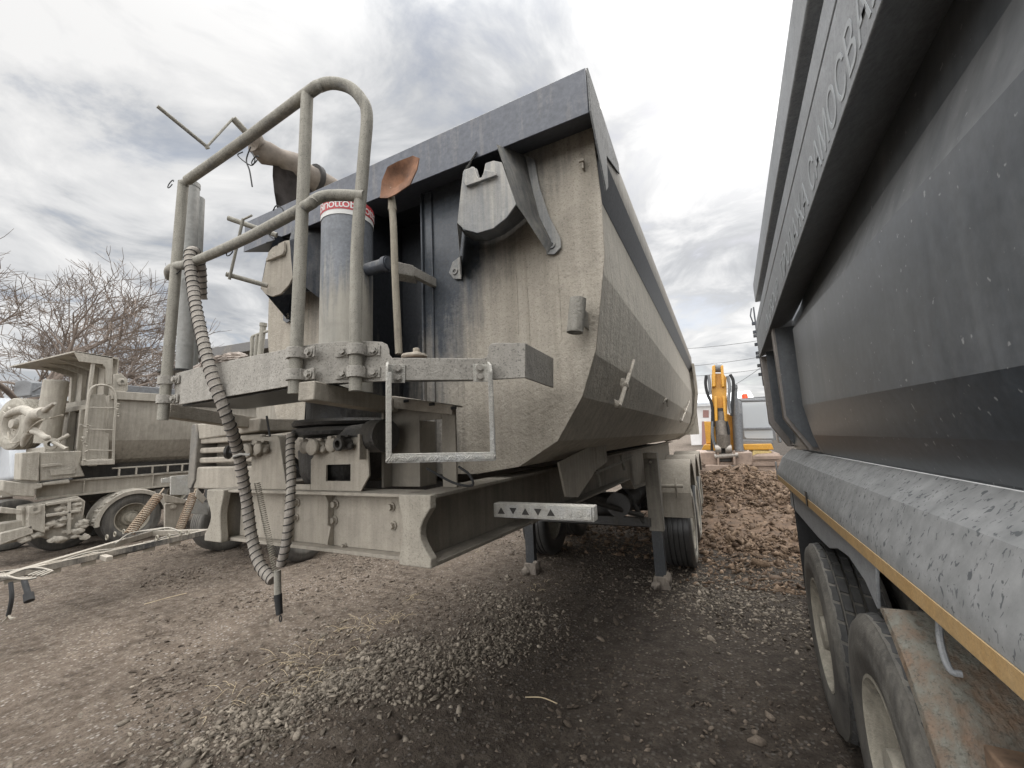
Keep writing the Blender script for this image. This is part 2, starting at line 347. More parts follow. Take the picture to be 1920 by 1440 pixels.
    def _build(s, name, mat, parent=None, bevel=0., ang=32):
        bm = s.bm
        bmesh.ops.recalc_face_normals(bm, faces=bm.faces[:])
        lim = math.radians(ang)
        for f in bm.faces: f.smooth = True
        for e in bm.edges:
            if len(e.link_faces) == 2 and e.calc_face_angle(0) > lim: e.smooth = False
        me = bpy.data.meshes.new(name); bm.to_mesh(me); bm.free(); me.materials.append(mat if not isinstance(mat, str) else M[mat])
        o = bpy.data.objects.new(name, me); COL.objects.link(o)
        if bevel:
            md = o.modifiers.new('bevel', 'BEVEL'); md.width = bevel; md.segments = 2; md.limit_method = 'ANGLE'; md.angle_limit = math.radians(38)
            md.harden_normals = False
        if parent is not None: adopt(o, parent)
        return o
def world_loc(o):
    p = Vector(o.location)
    return p
def adopt(o, parent):
    """parent a mesh whose vertices are in yard coordinates; the parent's own shift is cancelled"""
    o.parent = parent
    t = Vector((0, 0, 0))
    if parent.type == 'EMPTY' and parent.parent is None: o.location = -Vector(parent.location)
def tag(o, label, cat, group=None, kind=None):
    if label: o['label'] = label
    if cat: o['category'] = cat
    if group: o['group'] = group
    if kind: o['kind'] = kind
    return o
def thing(name, label, cat, loc=(0, 0, 0), group=None):
    o = bpy.data.objects.new(name, None); COL.objects.link(o); o.location = loc; o.empty_display_size = .3
    return tag(o, label, cat, group)
def copy_tree(o, parent=None):
    c = o.copy(); COL.objects.link(c); c.parent = parent
    for ch in list(o.children): copy_tree(ch, c)
    return c
def smooth_path(pts, k=8):
    """Catmull-Rom through pts"""
    p = [Vector(x) for x in pts]; p = [p[0] * 2 - p[1]] + p + [p[-1] * 2 - p[-2]]; out = []
    for i in range(1, len(p) - 2):
        a, b, c, d = p[i - 1:i + 3]
        for j in range(k):
            t = j / k
            out.append(.5 * ((2 * b) + (c - a) * t + (2 * a - 5 * b + 4 * c - d) * t * t + (3 * b - a - 3 * c + d) * t ** 3))
    return out + [p[-2]]
def arc(c, r, a0, a1, n, plane='YZ', x=0.):
    out = []
    for i in range(n + 1):
        a = a0 + (a1 - a0) * i / n
        out.append(V(x, c[0] + r * math.cos(a), c[1] + r * math.sin(a)))
    return out
def textmesh(body, size, extrude=0., spacing=1., shear=0.):
    cu = bpy.data.curves.new('t', 'FONT'); cu.body = body; cu.size = size; cu.extrude = extrude; cu.space_character = spacing; cu.shear = shear
    cu.resolution_u = 3
    o = bpy.data.objects.new('t', cu); COL.objects.link(o)
    bpy.context.view_layer.update()
    dg = bpy.context.evaluated_depsgraph_get(); me = bpy.data.meshes.new_from_object(o.evaluated_get(dg))
    bpy.data.objects.remove(o); return me
# ------------------------------------------------------------------ ground
PILE = [(0.35, 10.6, 2.45, 1.02), (1.4, 10.9, 2.2, .8), (-.9, 11.4, 1.8, .45), (.45, 9.1, 2.3, .42), (1.5, 9.2, 2.0, .3)]
def gh(x, y):
    h = .030 * noise.noise(V(x * .8, y * .8, 0)) + .016 * noise.noise(V(x * 3.1, y * 3.1, 4)) + .006 * noise.noise(V(x * 11, y * 11, 9))
    if y < 9: h -= .022 * (math.exp(-((x + .12 + .05 * math.sin(y)) / .13) ** 2) + math.exp(-((x + 1.95 + .06 * math.sin(y * 1.3)) / .14) ** 2)) * (.6 + .8 * noise.noise(V(x * 2, y * 2, 7)))
    return h
def axis_grid(lo, hi, step, far, g=1.28):
    a = list(np.arange(lo, hi + 1e-6, step)); s = step
    while a[-1] < far: s *= g; a.append(a[-1] + s)
    s = step
    while a[0] > -far: s *= g; a.insert(0, a[0] - s)
    return a
xs = axis_grid(-7, 2, .045, 900); ys = axis_grid(.4, 7.5, .045, 900)
verts = [(x, y, gh(x, y) if (abs(x) < 60 and abs(y) < 60) else 0) for y in ys for x in xs]
nx = len(xs)
faces = [(j * nx + i, j * nx + i + 1, (j + 1) * nx + i + 1, (j + 1) * nx + i) for j in range(len(ys) - 1) for i in range(nx - 1)]
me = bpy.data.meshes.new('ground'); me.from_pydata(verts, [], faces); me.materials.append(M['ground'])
me.polygons.foreach_set('use_smooth', [True] * len(faces))
g = bpy.data.objects.new('ground', me); COL.objects.link(g); g['kind'] = 'structure'
# loose stones, gravel, rubble: nobody could count them
ICO = None
def icodata():
    bm = bmesh.new(); bmesh.ops.create_icosphere(bm, subdivisions=1, radius=1)
    v = np.array([x.co[:] for x in bm.verts]); f = np.array([[w.index for w in x.verts] for x in bm.faces]); bm.free(); return v, f
IV, IF = icodata()
def stones(name, pos, size, mat, label, flat=.45, tilt=.5, chunk=.3):
    n = len(pos)
    v = np.repeat(IV[None], n, 0) * (1 + rng.normal(0, chunk, (n, 12, 1)) * .8)
    sc = np.stack([rng.uniform(.7, 1.5, n), rng.uniform(.55, 1.1, n), rng.uniform(.6, 1.3, n) * flat], 1) * size[:, None]
    v *= sc[:, None]
    a = rng.uniform(0, 2 * PI, n); t = rng.normal(0, tilt, n); u = rng.normal(0, tilt, n)
    def rot(v, i, j, a):
        c, s = np.cos(a)[:, None], np.sin(a)[:, None]; x, y = v[:, :, i].copy(), v[:, :, j].copy()
        v[:, :, i] = x * c - y * s; v[:, :, j] = x * s + y * c
    rot(v, 0, 2, t); rot(v, 1, 2, u); rot(v, 0, 1, a)
    v += pos[:, None]
    f = (IF[None] + (np.arange(n) * 12)[:, None, None]).reshape(-1, 3)
    me = bpy.data.meshes.new(name); V_ = v.reshape(-1, 3)
    me.vertices.add(len(V_)); me.vertices.foreach_set('co', V_.ravel())
    me.loops.add(len(f) * 3); me.loops.foreach_set('vertex_index', f.ravel().astype(np.int32))
    me.polygons.add(len(f)); me.polygons.foreach_set('loop_start', np.arange(0, len(f) * 3, 3).astype(np.int32))
    me.update(calc_edges=True); me.materials.append(M[mat])
    o = bpy.data.objects.new(name, me); COL.objects.link(o); tag(o, label, 'gravel', kind='stuff'); return o
def scatter(n, fn, zf=gh):
    out = []
    while len(out) < n:
        x, y = fn()
        out.append((x, y, zf(x, y)))
    return np.array(out)
def band(a, b, wd):
    a = Vector(a); b = Vector(b)
    def f():
        t = random.random(); p = a.lerp(b, t); return p.x + random.gauss(0, wd), p.y + random.gauss(0, wd)
    return f
# grit spread everywhere, denser in drifts
def drift():
    while True:
        d = random.random() ** .6 * 9.5 + 1.2; a = random.uniform(-68, 27) * PI / 180
        x, y = math.sin(a) * d, math.cos(a) * d
        if y < .5: continue
        if noise.noise(V(x * .9, y * .9, 3)) + random.uniform(-.5, .45) > 0: return x, y
p = scatter(30000, drift); sz = rng.gamma(1.5, .0042, len(p)) + .003; p[:, 2] += sz * .12
stones('grit', p, sz, 'chip', 'brown grit and slate chips spread over the dirt yard', .38, .5, .42)
def pick():
    r = random.random()
    if r < .40: return band(W(380, 1400, Z=0), W(780, 1210, Z=0), .19)()
    if r < .58: return band(W(760, 1300, Z=0), W(960, 1180, Z=0), .2)()
    if r < .78: return band(W(1290, 1090, Z=0), W(1480, 1180, Z=0), .42)()
    if r < .88: return band(W(900, 1110, Z=0), W(1010, 1180, Z=0), .22)()
    if r < .94: return band(W(200, 1420, Z=0), W(640, 1180, Z=0), .4)()
    return drift()
p = scatter(12000, pick); sz = rng.gamma(1.5, .0052, len(p)) + .003; sz = np.minimum(sz, .030); p[:, 2] += sz * .1
stones('gravel', p, sz, 'stone', 'pale broken stones in drifts across the dirt yard', .42, .5, .42)
def pileh(x, y):
    h = 0
    for cx, cy, r, hh in PILE:
        d = math.hypot(x - cx, y - cy) / r
        if d < 1: h = max(h, hh * (1 - d) ** .85 * (1 - .12 * noise.noise(V(x * 2, y * 2, 1))))
    return h
bm = bmesh.new(); gx = np.arange(-3, 4.2, .12); gy = np.arange(6.4, 13.8, .12); vv = {}
for j, y in enumerate(gy):
    for i, x in enumerate(gx): vv[i, j] = bm.verts.new((x, y, pileh(x, y) + .05 * noise.noise(V(x * 6, y * 6, 2)) * (pileh(x, y) > 0) - (.12 if pileh(x, y) == 0 else 0)))
for j in range(len(gy) - 1):
    for i in range(len(gx) - 1):
        bm.faces.new((vv[i, j], vv[i + 1, j], vv[i + 1, j + 1], vv[i, j + 1]))
for f in bm.faces: f.smooth = True
me = bpy.data.meshes.new('rubble_heap'); bm.to_mesh(me); bm.free(); me.materials.append(M['rubblebase'])
heap = bpy.data.objects.new('rubble_heap', me); COL.objects.link(heap)
tag(heap, 'heap of brown broken stone and earth in front of the yellow excavator', 'rubble heap')
def onpile():
    while True:
        x, y = random.uniform(-2.6, 3.4), random.uniform(6.2, 12.6)
        if pileh(x, y) > .02 or random.random() < .25: return x, y
p = scatter(19000, onpile, lambda x, y: pileh(x, y) + gh(x, y)); sz = rng.gamma(1.5, .012, len(p)) + .010; sz = np.minimum(sz, .08)
o = stones('rubble', p, sz, 'rubble', 'brown stone chips covering the heap between the two dump bodies', .34, .8, .5)
def onfoot(): return random.gauss(.35, .5), random.uniform(5.4, 8.6)
p = scatter(2600, onfoot); sz = rng.gamma(1.6, .008, len(p)) + .005
stones('spilled_rubble', p, sz, 'rubble', 'loose chips spilled at the foot of the rubble heap', .34, .6, .45)
# dry grass
gb = B()
for (u, v, n, sp, ln) in ((560, 1235, 26, .10, .17), (600, 1260, 14, .09, .14), (670, 1180, 30, .12, .16), (740, 1165, 16, .09, .15), (770, 1120, 9, .03, .20), (420, 1320, 10, .12, .14), (500, 1310, 14, .14, .12), (1000, 1100, 10, .1, .1), (880, 1035, 12, .12, .12), (640, 1225, 16, .2, .1)):
    c0 = W(u, v, Z=0)
    for i in range(n):
        q = c0 + V(random.gauss(0, sp), random.gauss(0, sp), 0); q.z = gh(q.x, q.y) + .004
        a = random.uniform(0, 2 * PI); e = random.uniform(.03, .8 if i % 3 else 1.2); l = ln * random.uniform(.4, 1.2)
        d = V(math.cos(a) * math.cos(e), math.sin(a) * math.cos(e), math.sin(e) * .5)
        m1 = q + d * l * .5 + V(random.gauss(0, .012), random.gauss(0, .012), .012); m2 = q + d * l + V(random.gauss(0, .02), random.gauss(0, .02), -.01)
        gb.tube(smooth_path([q, m1, m2], 3), .0014, 4)
tag(gb.build('dry_grass', 'straw'), 'dry straw coloured grass stems lying on the gravel', 'grass', kind='stuff')
for (u0, v0, u1, v1, nm, lb) in ((270, 1133, 350, 1112, 'twig', 'thin pale twig lying on the dirt at the left'), (985, 1307, 1045, 1319, 'twig', 'short bent twig on dark dirt below the long trailer')):
    a = W(u0, v0, Z=.012); c = W(u1, v1, Z=.012)
    tag(B().tube(smooth_path([a, a.lerp(c, .45) + V(.01, .02, .006), c], 5), .0035, 6).build(nm, 'straw'), lb, 'twig')
# ------------------------------------------------------------------ wheels
def make_wheel(R, w, mt_tread, mt_side, mt_rim, parent, name='wheel', blocks=0, n=56):
    """axle along X, outer side +X, centre at origin; returns empty-free hub: tyre (> none) and rim"""
    hw = w / 2
    t = B()
    prof = [(R * .58, -hw * .72), (R * .60, -hw * .9), (R * .72, -hw), (R * .86, -hw * .99), (R * .955, -hw * .93), (R * .985, -hw * .82)]
    gro = []
    k = 5
    for i in range(k):
        a = -hw * .8 + i * hw * 1.6 / k; e = a + hw * 1.6 / k
        gro += [(R, a + .008), (R, e - .008), (R - .014, e - .004), (R - .014, e + .004)] if i < k - 1 else [(R, a + .008), (R, e)]
    prof += gro + [(R * .985, hw * .82), (R * .955, hw * .93), (R * .86, hw * .99), (R * .80, hw * 1.0), (R * .79, hw * 1.015), (R * .70, hw), (R * .60, hw * .9), (R * .58, hw * .72)]
    t.lathe((0, 0, 0), (1, 0, 0), prof, n)
    rows = []
    hub = thing_local(name, parent)
    tb = t.build('tyre', mt_side, None, 0, 40); tb.parent = hub
    if blocks:
        bb = B(); k = 5; cw = hw * 1.66 / k
        for r in range(k):
            for j in range(blocks):
                a = 2 * PI * (j + (r % 2) * .5) / blocks; da = 2 * PI / blocks * .42
                x0 = -hw * .83 + r * cw + .006; x1 = x0 + cw - .012
                ps = []
                zig = .25 * da
                for rr in (R - .012, R + .010):
                    for (x, s_) in ((x0, -1), (x1, -1), (x1, 1), (x0, 1)):
                        aa = a + s_ * da + (zig if x == x1 else 0)
                        drop = .012 if (r in (0, k - 1) and (x == (x0 if r == 0 else x1))) else 0
                        ps.append(V(x, (rr - drop) * math.cos(aa), (rr - drop) * math.sin(aa)))
                v = [bb.bm.verts.new(q) for q in ps]
                for f in ((3, 2, 1, 0), (4, 5, 6, 7), (0, 1, 5, 4), (1, 2, 6, 5), (2, 3, 7, 6), (3, 0, 4, 7)): bb.bm.faces.new([v[i] for i in f])
        tr = bb.build('tread', mt_tread, None, .003, 25); tr.parent = tb
    r_ = B()
    r_.lathe((0, 0, 0), (1, 0, 0), [(R * .585, hw * .80), (R * .60, hw * .92), (R * .575, hw * .93), (R * .545, hw * .78), (R * .53, hw * .3), (R * .46, hw * .12), (R * .33, hw * .16), (R * .28, hw * .42), (R * .20, hw * .46), (R * .17, hw * .9), (.001, hw * .95)], 48)
    r_.lathe((0, 0, 0), (1, 0, 0), [(R * .59, -hw * .75), (R * .53, -hw * .6), (R * .46, hw * .10), (.001, hw * .1)], 40)
    for j in range(10):
        a = 2 * PI * j / 10; c_ = V(hw * .14, R * .385 * math.cos(a), R * .385 * math.sin(a)); r_.tube([c_, c_ + V(.04, 0, 0)], .016, 6)
    rr = r_.build('rim', mt_rim, None, 0, 30); rr.parent = hub
    return hub
def thing_local(name, parent):
    o = bpy.data.objects.new(name, None); COL.objects.link(o); o.parent = parent; o.empty_display_size = .2; return o
def place(o, parent, loc, rz=0):
    o.parent = parent; o.location = Vector(loc) - Vector(parent.location); o.rotation_euler = (0, 0, rz)
exec_parts = []
# ================================================================== MAIN TRAILER
XC = -1.585
A = thing('dump_trailer', 'long dusty tipping semi trailer in the middle with front handrail and platform', 'dump trailer', (XC, 4.5, 0))
HALF = [(1.195, 3.20), (1.21, 2.80), (1.205, 2.55), (1.135, 2.13), (1.06, 1.93), (.93, 1.737), (.733, 1.625), (.5, 1.592)]
def prof(dx=0., dz=0.):
    r = [(XC + x + dx, z) for x, z in HALF]; l = [(XC - x - dx, z) for x, z in HALF]
    return r + l[::-1]
YF, YE = 1.75, 9.5
# shell sides (outer + inner skin)
s = B(); RX, RW = XC + 1.225, .2
pr = prof()
rings = []
for i, (x, z) in enumerate(pr):
    rings.append(V(x, YF, z))
SIDE = [(1.135, 3.12), (1.142, 2.80), (1.15, 2.55), (1.105, 2.13), (1.045, 1.93), (.925, 1.737), (.733, 1.625), (.5, 1.592)]
pr = [(XC + x, z) for x, z in SIDE] + [(XC - x, z) for x, z in SIDE[::-1]]
outer = [[V(x, y, z) for x, z in pr] for y in (YF + .012, 2.6, 4.0, 5.5, 7.0, 8.4, YE)]
s.loops(outer, close=False, caps=False)
inner = [[V(XC + (x - XC) * .985, y, z + .012) for x, z in pr] for y in (YF + .012, YE)]
s.loops(inner, close=False, caps=False)
body = s.build('body', 'side', A, 0, 7)
# front bulkhead with its central recess
RL, RR = XC - .205, XC + .205
f = B()
zt = 3.2
def half_poly(sg):
    e = RR if sg > 0 else RL
    pts = [V(e, YF, zt)] + [V(XC + sg * x, YF, z) for x, z in HALF] + [V(e, YF, 1.59)]
    return pts
for sg in (1, -1): f.plate(half_poly(sg), (0, .012, 0))
f.build('bulkhead', 'face', body, .002)
f = B(); f.box(RL - .012, RL, YF + .0125, YF + .27, 1.6, 3.33); f.box(RR, RR + .012, YF + .0125, YF + .27, 1.6, 3.33); f.box(RL - .012, RR + .012, YF + .2705, YF + .282, 1.6, 3.33); f.box(RL, RR, YF - .02, YF + .27, 3.21, 3.23)
f.build('recess', dusty('recess_shade_paint', paint=(.022, .024, .028), dust=(.22, .20, .17), dust2=(.14, .13, .11), amt=.30, z0=1.9, z1=3.1, zk=.25, streak=.6), body)  # panels coloured darker to put the recess shade into the paint

f = B()                                          # folded edges either side of the recess
f.box(RR + .0, RR + .055, YF - .012, YF - .001, 1.62, 3.17); f.box(RL - .055, RL, YF - .012, YF - .001, 1.62, 3.17)
f.box(RR - .012, RR - .001, YF - .03, YF + .2, 1.62, 3.17)
f.build('recess_flange', 'face', body, .003)
f = B(); f.box(RR - .115, RR - .016, YF + .10, YF + .12, 1.8, 3.15)
f.build('recess_plate', dusty('recess_plate_steel', paint=(.10, .115, .135), dust=(.30, .29, .27), dust2=(.2, .2, .2), amt=.42, z0=1.9, z1=3.1, zk=.2, streak=.6, soft=.25), body, .003)
# heavy weld seam lines on the bulkhead
f = B()
for (u, v0, v1) in ((984, 478, 700), (1043, 480, 640), (965, 480, 630)):
    a, c = W(u, v0, Y=YF - .001), W(u - 4, v1, Y=YF - .001)
    f.tube(smooth_path([V(a.x, YF, a.z), V(a.x + .003, YF, (a.z + c.z) / 2), V(a.x, YF, c.z)], 6), .0035, 6)
f.build('weld_seam', 'face', body)
# canopy rim
RXO = XC + 1.225
r = B()
ZA, ZB = 3.335, 3.115
r.plate([V(RXO, 1.57, ZB), V(RXO, 1.57, ZA), V(RXO, YF + .1, ZA + .02), V(RXO, YF + .1, 3.2), V(RXO, 1.75, 3.19)], (-2.45, 0, 0))
r.build('front_rim', 'rim', body, .004)
r = B()
for sg in (1, -1):
    xo = XC + sg * 1.225; xi = XC + sg * 1.135; xo2 = XC + sg * 1.235
    x_ = XC + sg * 1.20
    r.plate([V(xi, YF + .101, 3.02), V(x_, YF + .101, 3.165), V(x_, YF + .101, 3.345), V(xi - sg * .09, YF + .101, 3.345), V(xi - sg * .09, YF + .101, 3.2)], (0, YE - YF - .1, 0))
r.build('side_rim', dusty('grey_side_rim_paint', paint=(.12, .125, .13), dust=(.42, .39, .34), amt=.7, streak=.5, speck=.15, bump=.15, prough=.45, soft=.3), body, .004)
r = B()
for sg in (1, -1):
    a_, b_ = V(XC + sg * 1.137, YF + .105, 3.012), V(XC + sg * 1.198, YF + .105, 3.158)
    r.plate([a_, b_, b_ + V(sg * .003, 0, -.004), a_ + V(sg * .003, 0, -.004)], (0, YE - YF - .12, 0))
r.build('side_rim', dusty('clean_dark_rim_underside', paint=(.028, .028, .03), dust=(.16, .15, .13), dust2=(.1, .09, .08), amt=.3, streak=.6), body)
r = B()
r.plate([V(RXO + .002, 1.571, 3.33), V(RXO + .002, 1.571, 3.12), V(RXO + .002, 1.76, 2.86), V(RXO - .002, 1.83, 2.92), V(XC + 1.204, 1.95, 3.17), V(XC + 1.203, 2.3, 3.28), V(XC + 1.203, 2.3, 3.343)], (.008, 0, 0))
r.build('corner_gusset', dusty('gusset_paint', paint=(.13, .135, .14), dust=(.30, .29, .265), dust2=(.2, .19, .17), amt=.45, soft=.3, prough=.8, speck=.5, bump=.6), body, .002)
for n_ in ('gusset_paint', 'clean_dark_rim_underside'): bpy.data.materials[n_].node_tree.nodes['Principled BSDF'].inputs['Specular IOR Level'].default_value = .12
# rear ring of the body
r = B()
for sg in (1, -1):
    for (x, z), (x2, z2) in zip(HALF, HALF[1:]):
        r.plate([V(XC + sg * x, YE - .14, z), V(XC + sg * (x + .05), YE - .14, z - .01), V(XC + sg * (x2 + .05), YE - .14, z2 - .02), V(XC + sg * x2, YE - .14, z2)], (0, .2, 0))
r.build('rear_ring', 'frame', body, .004)
r = B(); r.box(XC - 1.2, XC + 1.2, YE + .01, YE + .05, 1.7, 3.2); r.build('tailgate', 'side', body, .004)
# side latches and hooks
def latch(parent, u0, v0, u1, v1, X):
    a = W(u0, v0, X=X); c = W(u1, v1, X=X); b_ = B(); d = (c - a)
    b_.tube([a + V(.012, 0, 0), a + d * .40 + V(.016, 0, 0)], .010, 8); b_.tube([a + d * .36 + V(.012, 0, 0), c + V(.014, 0, 0)], .013, 8)
    m_ = a + d * .62; b_.lathe(m_ + V(.022, 0, 0), (1, 0, 0), [(.0, -.02), (.026, -.02), (.028, 0), (.016, .003), (.015, .008), (0.0, .008)], 18)
    b_.blob(c + V(.0, 0, .01), .022, 2, .5, 4, (.6, 1, 1.2)); b_.blob(m_, .034, 2, .5, 5, (.5, .9, 1.5))
    return b_.build('latch', 'frame', parent, .003)
latch(body, 1185, 676, 1156, 762, -.46); latch(body, 1292, 752, 1276, 790, -.44)
hk = B(); p0 = W(1243, 756, X=-.50); hk.tube(smooth_path([p0, p0 + V(.03, .03, .04), p0 + V(.03, .12, .04), p0 + V(.03, .15, -.03)], 5), .010, 6); hk.build('hook', 'mud', body)
# socket tube on the bulkhead
k_ = B(); a = W(1084, 560, Y=1.66); c = W(1078, 624, Y=1.65)
k_.lathe(a, (c - a), [(.030, 0), (.036, 0), (.036, (c - a).length), (.030, (c - a).length), (.030, 0)], 20)
k_.box(c.x + .026, c.x + .036, 1.66, YF, c.z + .03, a.z - .04)
k_.build('socket_tube', dusty('mudcrust_tube', dust=(.33, .31, .27), dust2=(.25, .235, .2), amt=.95, bump=.9, scale=12), body, .002)
k_ = B(); a = W(1093, 306, Y=1.73); k_.box(a.x - .004, a.x + .004, 1.72, YF, a.z - .03, a.z + .02); k_.box(a.x - .014, a.x + .01, 1.71, 1.722, a.z - .0, a.z + .012)
k_.build('small_hook', 'frame', body)
# V shaped support brackets hung on the bulkhead
def bracket(fn, mats):
    Yf = 1.50
    P = lambda u, v, Y=Yf: fn(W(u, v, Y=Y))
    # curved front plate with a notch in the top
    top = [(865, 345), (868, 322), (885, 312), (893, 316), (899, 336), (904, 336), (910, 306), (925, 301), (940, 304), (948, 326)]
    low = [(968, 382), (950, 408), (925, 428), (895, 437), (870, 430), (857, 418)]
    b_ = B(); b_.plate([P(*q) for q in top + low], (0, .012, 0)); fp = b_.build('front_bracket', mats[0], body, .002)
    b_ = B(); b_.plate([P(u, v, Yf - .008) for u, v in ((873, 322), (892, 316), (899, 337), (906, 336), (912, 322), (932, 325), (934, 332), (877, 352), (872, 345))], (0, -.016, 0))
    b_.build('pad', mats[0], fp, .003)
    # side plates running back to the bulkhead
    F = lambda u, v: fn(W(u, v, Y=YF - .012))
    def web(pf, pb):
        bb = B(); n = len(pf)
        th = V(.008, 0, 0)
        for i in range(n - 1):
            q = [pf[i], pf[i + 1], pb[i + 1], pb[i]]
            vs = [bb.bm.verts.new(x) for x in q]; bb.bm.faces.new(vs)
        bmesh.ops.solidify(bb.bm, geom=bb.bm.faces[:], thickness=.008)
        return bb.build('side_plate', mats[1], fp, 0, 50)
    web([P(930, 270, 1.52), P(948, 320), P(968, 383), P(985, 408, 1.56), P(1026, 473, 1.72)], [F(985, 292), F(992, 330), F(1004, 372), F(1012, 405), F(1040, 462)])
    web([P(893, 283, 1.55), P(868, 322), P(857, 418), P(862, 470, 1.6), P(866, 518, 1.7)], [F(905, 300), F(880, 330), F(868, 420), F(862, 480), F(862, 512)])
    # inner gusset curve (the arch)
    web([P(968, 385, Yf + .014), P(950, 410, Yf + .014), P(925, 430, Yf + .014), P(895, 439, Yf + .014), P(870, 432, Yf + .014), P(858, 420, Yf + .014)], [F(985, 408), F(965, 425), F(945, 440), F(915, 452), F(890, 452), F(872, 442)])
    b_ = B(); b_.plate([F(985, 292), F(1003, 300), F(1012, 350), F(1030, 405), F(1052, 448), F(1053, 465), F(1040, 478), F(1026, 478)], (0, -.008, 0))
    b_.plate([F(866, 480), F(850, 492), F(843, 512), F(852, 524), F(866, 524)], (0, -.008, 0))
    b_.build('flange', mats[1], fp, .002)
    b_ = B()
    for (u, v) in ((979, 306), (1036, 461), (855, 510)):
        q = F(u, v); b_.lathe(q + V(0, -.012, 0), (0, 1, 0), [(.010, -.004), (.017, -.004), (.020, .004)], 18)
    b_.build('bolt', mats[0], fp)
    return fp
bracket(lambda p: p, ('bracket', 'bracket'))
bracket(mirx, ('frame', 'bracketd'))
# telescopic cylinder
CY = 1.40; CX = -1.603; CRAD = .124
c = B(); c.lathe((CX, CY, 0), (0, 0, 1), [(.12, 2.0), (CRAD, 2.0), (CRAD, 2.96), (CRAD - .01, 2.97), (0.001, 2.97)], 64)
cylo = c.build('lift_cylinder', 'cyl', A, 0)
c = B(); c.lathe((CX, CY, 0), (0, 0, 1), [(CRAD + .002, 2.875), (CRAD + .003, 2.875), (CRAD + .003, 2.962), (CRAD + .002, 2.962)], 64)
stk = c.build('sticker', 'white', cylo); stk['label'] = 'white and red maker sticker round the top of the cylinder'
c = B(); c.lathe((CX, CY, 0), (0, 0, 1), [(CRAD + .0035, 2.900), (CRAD + .0045, 2.900), (CRAD + .0045, 2.9605), (CRAD + .0035, 2.9605)], 64)
c.build('red_band', 'red', stk)
me = textmesh('BinottoBinottoBinotto', .066, .0004, .88)
n_ = len(me.vertices); wd = max(v.co.x for v in me.vertices)
bmt = bmesh.new(); bmt.from_mesh(me); bmesh.ops.triangulate(bmt, faces=bmt.faces[:]); bmesh.ops.subdivide_edges(bmt, edges=[e for e in bmt.edges if e.calc_length() > .03], cuts=2)
for v in bmt.verts:
    a = -PI * .66 + v.co.x / CRAD; rr = CRAD + .0048 + (v.co.z + .0004) * 1.0
    v.co = V(CX + rr * math.cos(a), CY + rr * math.sin(a), 2.908 + v.co.y * 1.05)
tb = B(); tb.bm.free(); tb.bm = bmt; tb.build('lettering', 'white', stk)
c = B(); c.lathe((CX, CY, 0), (0, 0, 1), [(.0, 1.60), (.17, 1.60), (.19, 1.64), (.20, 1.74), (.16, 1.80)], 40)
c.lathe((CX, CY, 0), (0, 0, 1), [(.16, 1.80), (.225, 1.81), (.23, 1.825), (.225, 1.84), (.195, 1.845), (.225, 1.852), (.23, 1.865), (.22, 1.878), (.17, 1.88), (.17, 2.0)], 48)
c.build('cylinder_base', 'dark', cylo)
c = B(); a = W(655, 803, Y=1.25); c.tube([V(CX + .1, 1.30, 1.79), V(CX + .40, 1.24, 1.79)], .055, 20); c.tube([V(CX + .33, 1.25, 1.79), V(CX + .42, 1.235, 1.79)], .066, 20)
c.build('inlet_pipe', 'dark', cylo)
c = B(); a = V(CX + CRAD - .01, 1.42, 2.62)
c.tube([a, a + V(.15, 0, 0)], .032, 20); c.tube([a + V(.12, 0, 0), a + V(.145, 0, 0)], .039, 20)
c.build('trunnion', 'bracketd', cylo)
c = B(); ps = [W(735, 488, Y=1.42), W(775, 497, Y=1.56), W(775, 526, Y=1.56), W(737, 520, Y=1.42)]
c.plate([ps[0], ps[1], V(ps[1].x, ps[1].y, ps[1].z - .062), V(ps[0].x, ps[0].y, ps[0].z - .062)], (-.05, .09, 0)); c.box(ps[1].x - .03, ps[1].x, ps[1].y, YF + .1, ps[1].z - .055, ps[1].z - .005)
c.build('trunnion_block', 'deck', A, .004)
# chassis
def ibeam(b_, x0, x1, y0, y1, z0, z1, tw=.010, tf=.014):
    xm = (x0 + x1) / 2
    b_.box(x0, x1, y0, y1, z1 - tf, z1); b_.box(x0, x1, y0, y1, z0, z0 + tf); b_.box(xm - tw / 2, xm + tw / 2, y0, y1, z0 + tf + .0005, z1 - tf - .0005)
def endcap(fn):
    """cast hourglass end piece of a main beam"""
    P = lambda x, z: fn(V(x, 1.15, z))
    x0, x1 = -1.045, -.905
    ps = [(x0, 1.575), (x1 + .0, 1.575), (x1, 1.555)]
    for i in range(9):
        t = i / 8; ps.append((x1 - .045 * math.sin(PI * t), 1.53 - .165 * t))
    ps += [(x1, 1.345), (x1, 1.335), (x0, 1.335)]
    for i in range(5):
        t = i / 4; ps.append((x0 + .018 * math.sin(PI * t), 1.36 + .19 * t))
    b_ = B(); b_.plate([P(*q) for q in ps], (0, .035, 0)); return b_.build('beam_end', dusty('beam_end_dust', dust=(.38, .345, .285), dust2=(.31, .28, .23), amt=.9, speck=.4, bump=.5), ch, .004)
ch = None
b_ = B()
for sg in (1, -1):
    xo = XC + sg * .68
    xi = xo - sg * .13
    x0, x1 = min(xo, xi), max(xo, xi)
    xw = (x0 + x1) / 2 - sg * .03
    # top flange, web, lower flange with the gooseneck step
    b_.box(x0, x1, 1.186, 9.3, 1.561, 1.575)
    low = [(1.186, 1.335), (3.0, 1.30), (4.55, 1.275), (4.75, 1.15), (5.6, 1.10), (9.3, 1.10)]
    for (ya, za), (yb, zb) in zip(low, low[1:]):
        b_.plate([V(x0, ya, za), V(x1, ya, za), V(x1, yb, zb), V(x0, yb, zb)], (0, 0, .014))
    b_.plate([V(xw, 1.186, 1.56)] + [V(xw, y, z + .0145) for y, z in low] + [V(xw, 9.3, 1.56)], (.012, 0, 0))
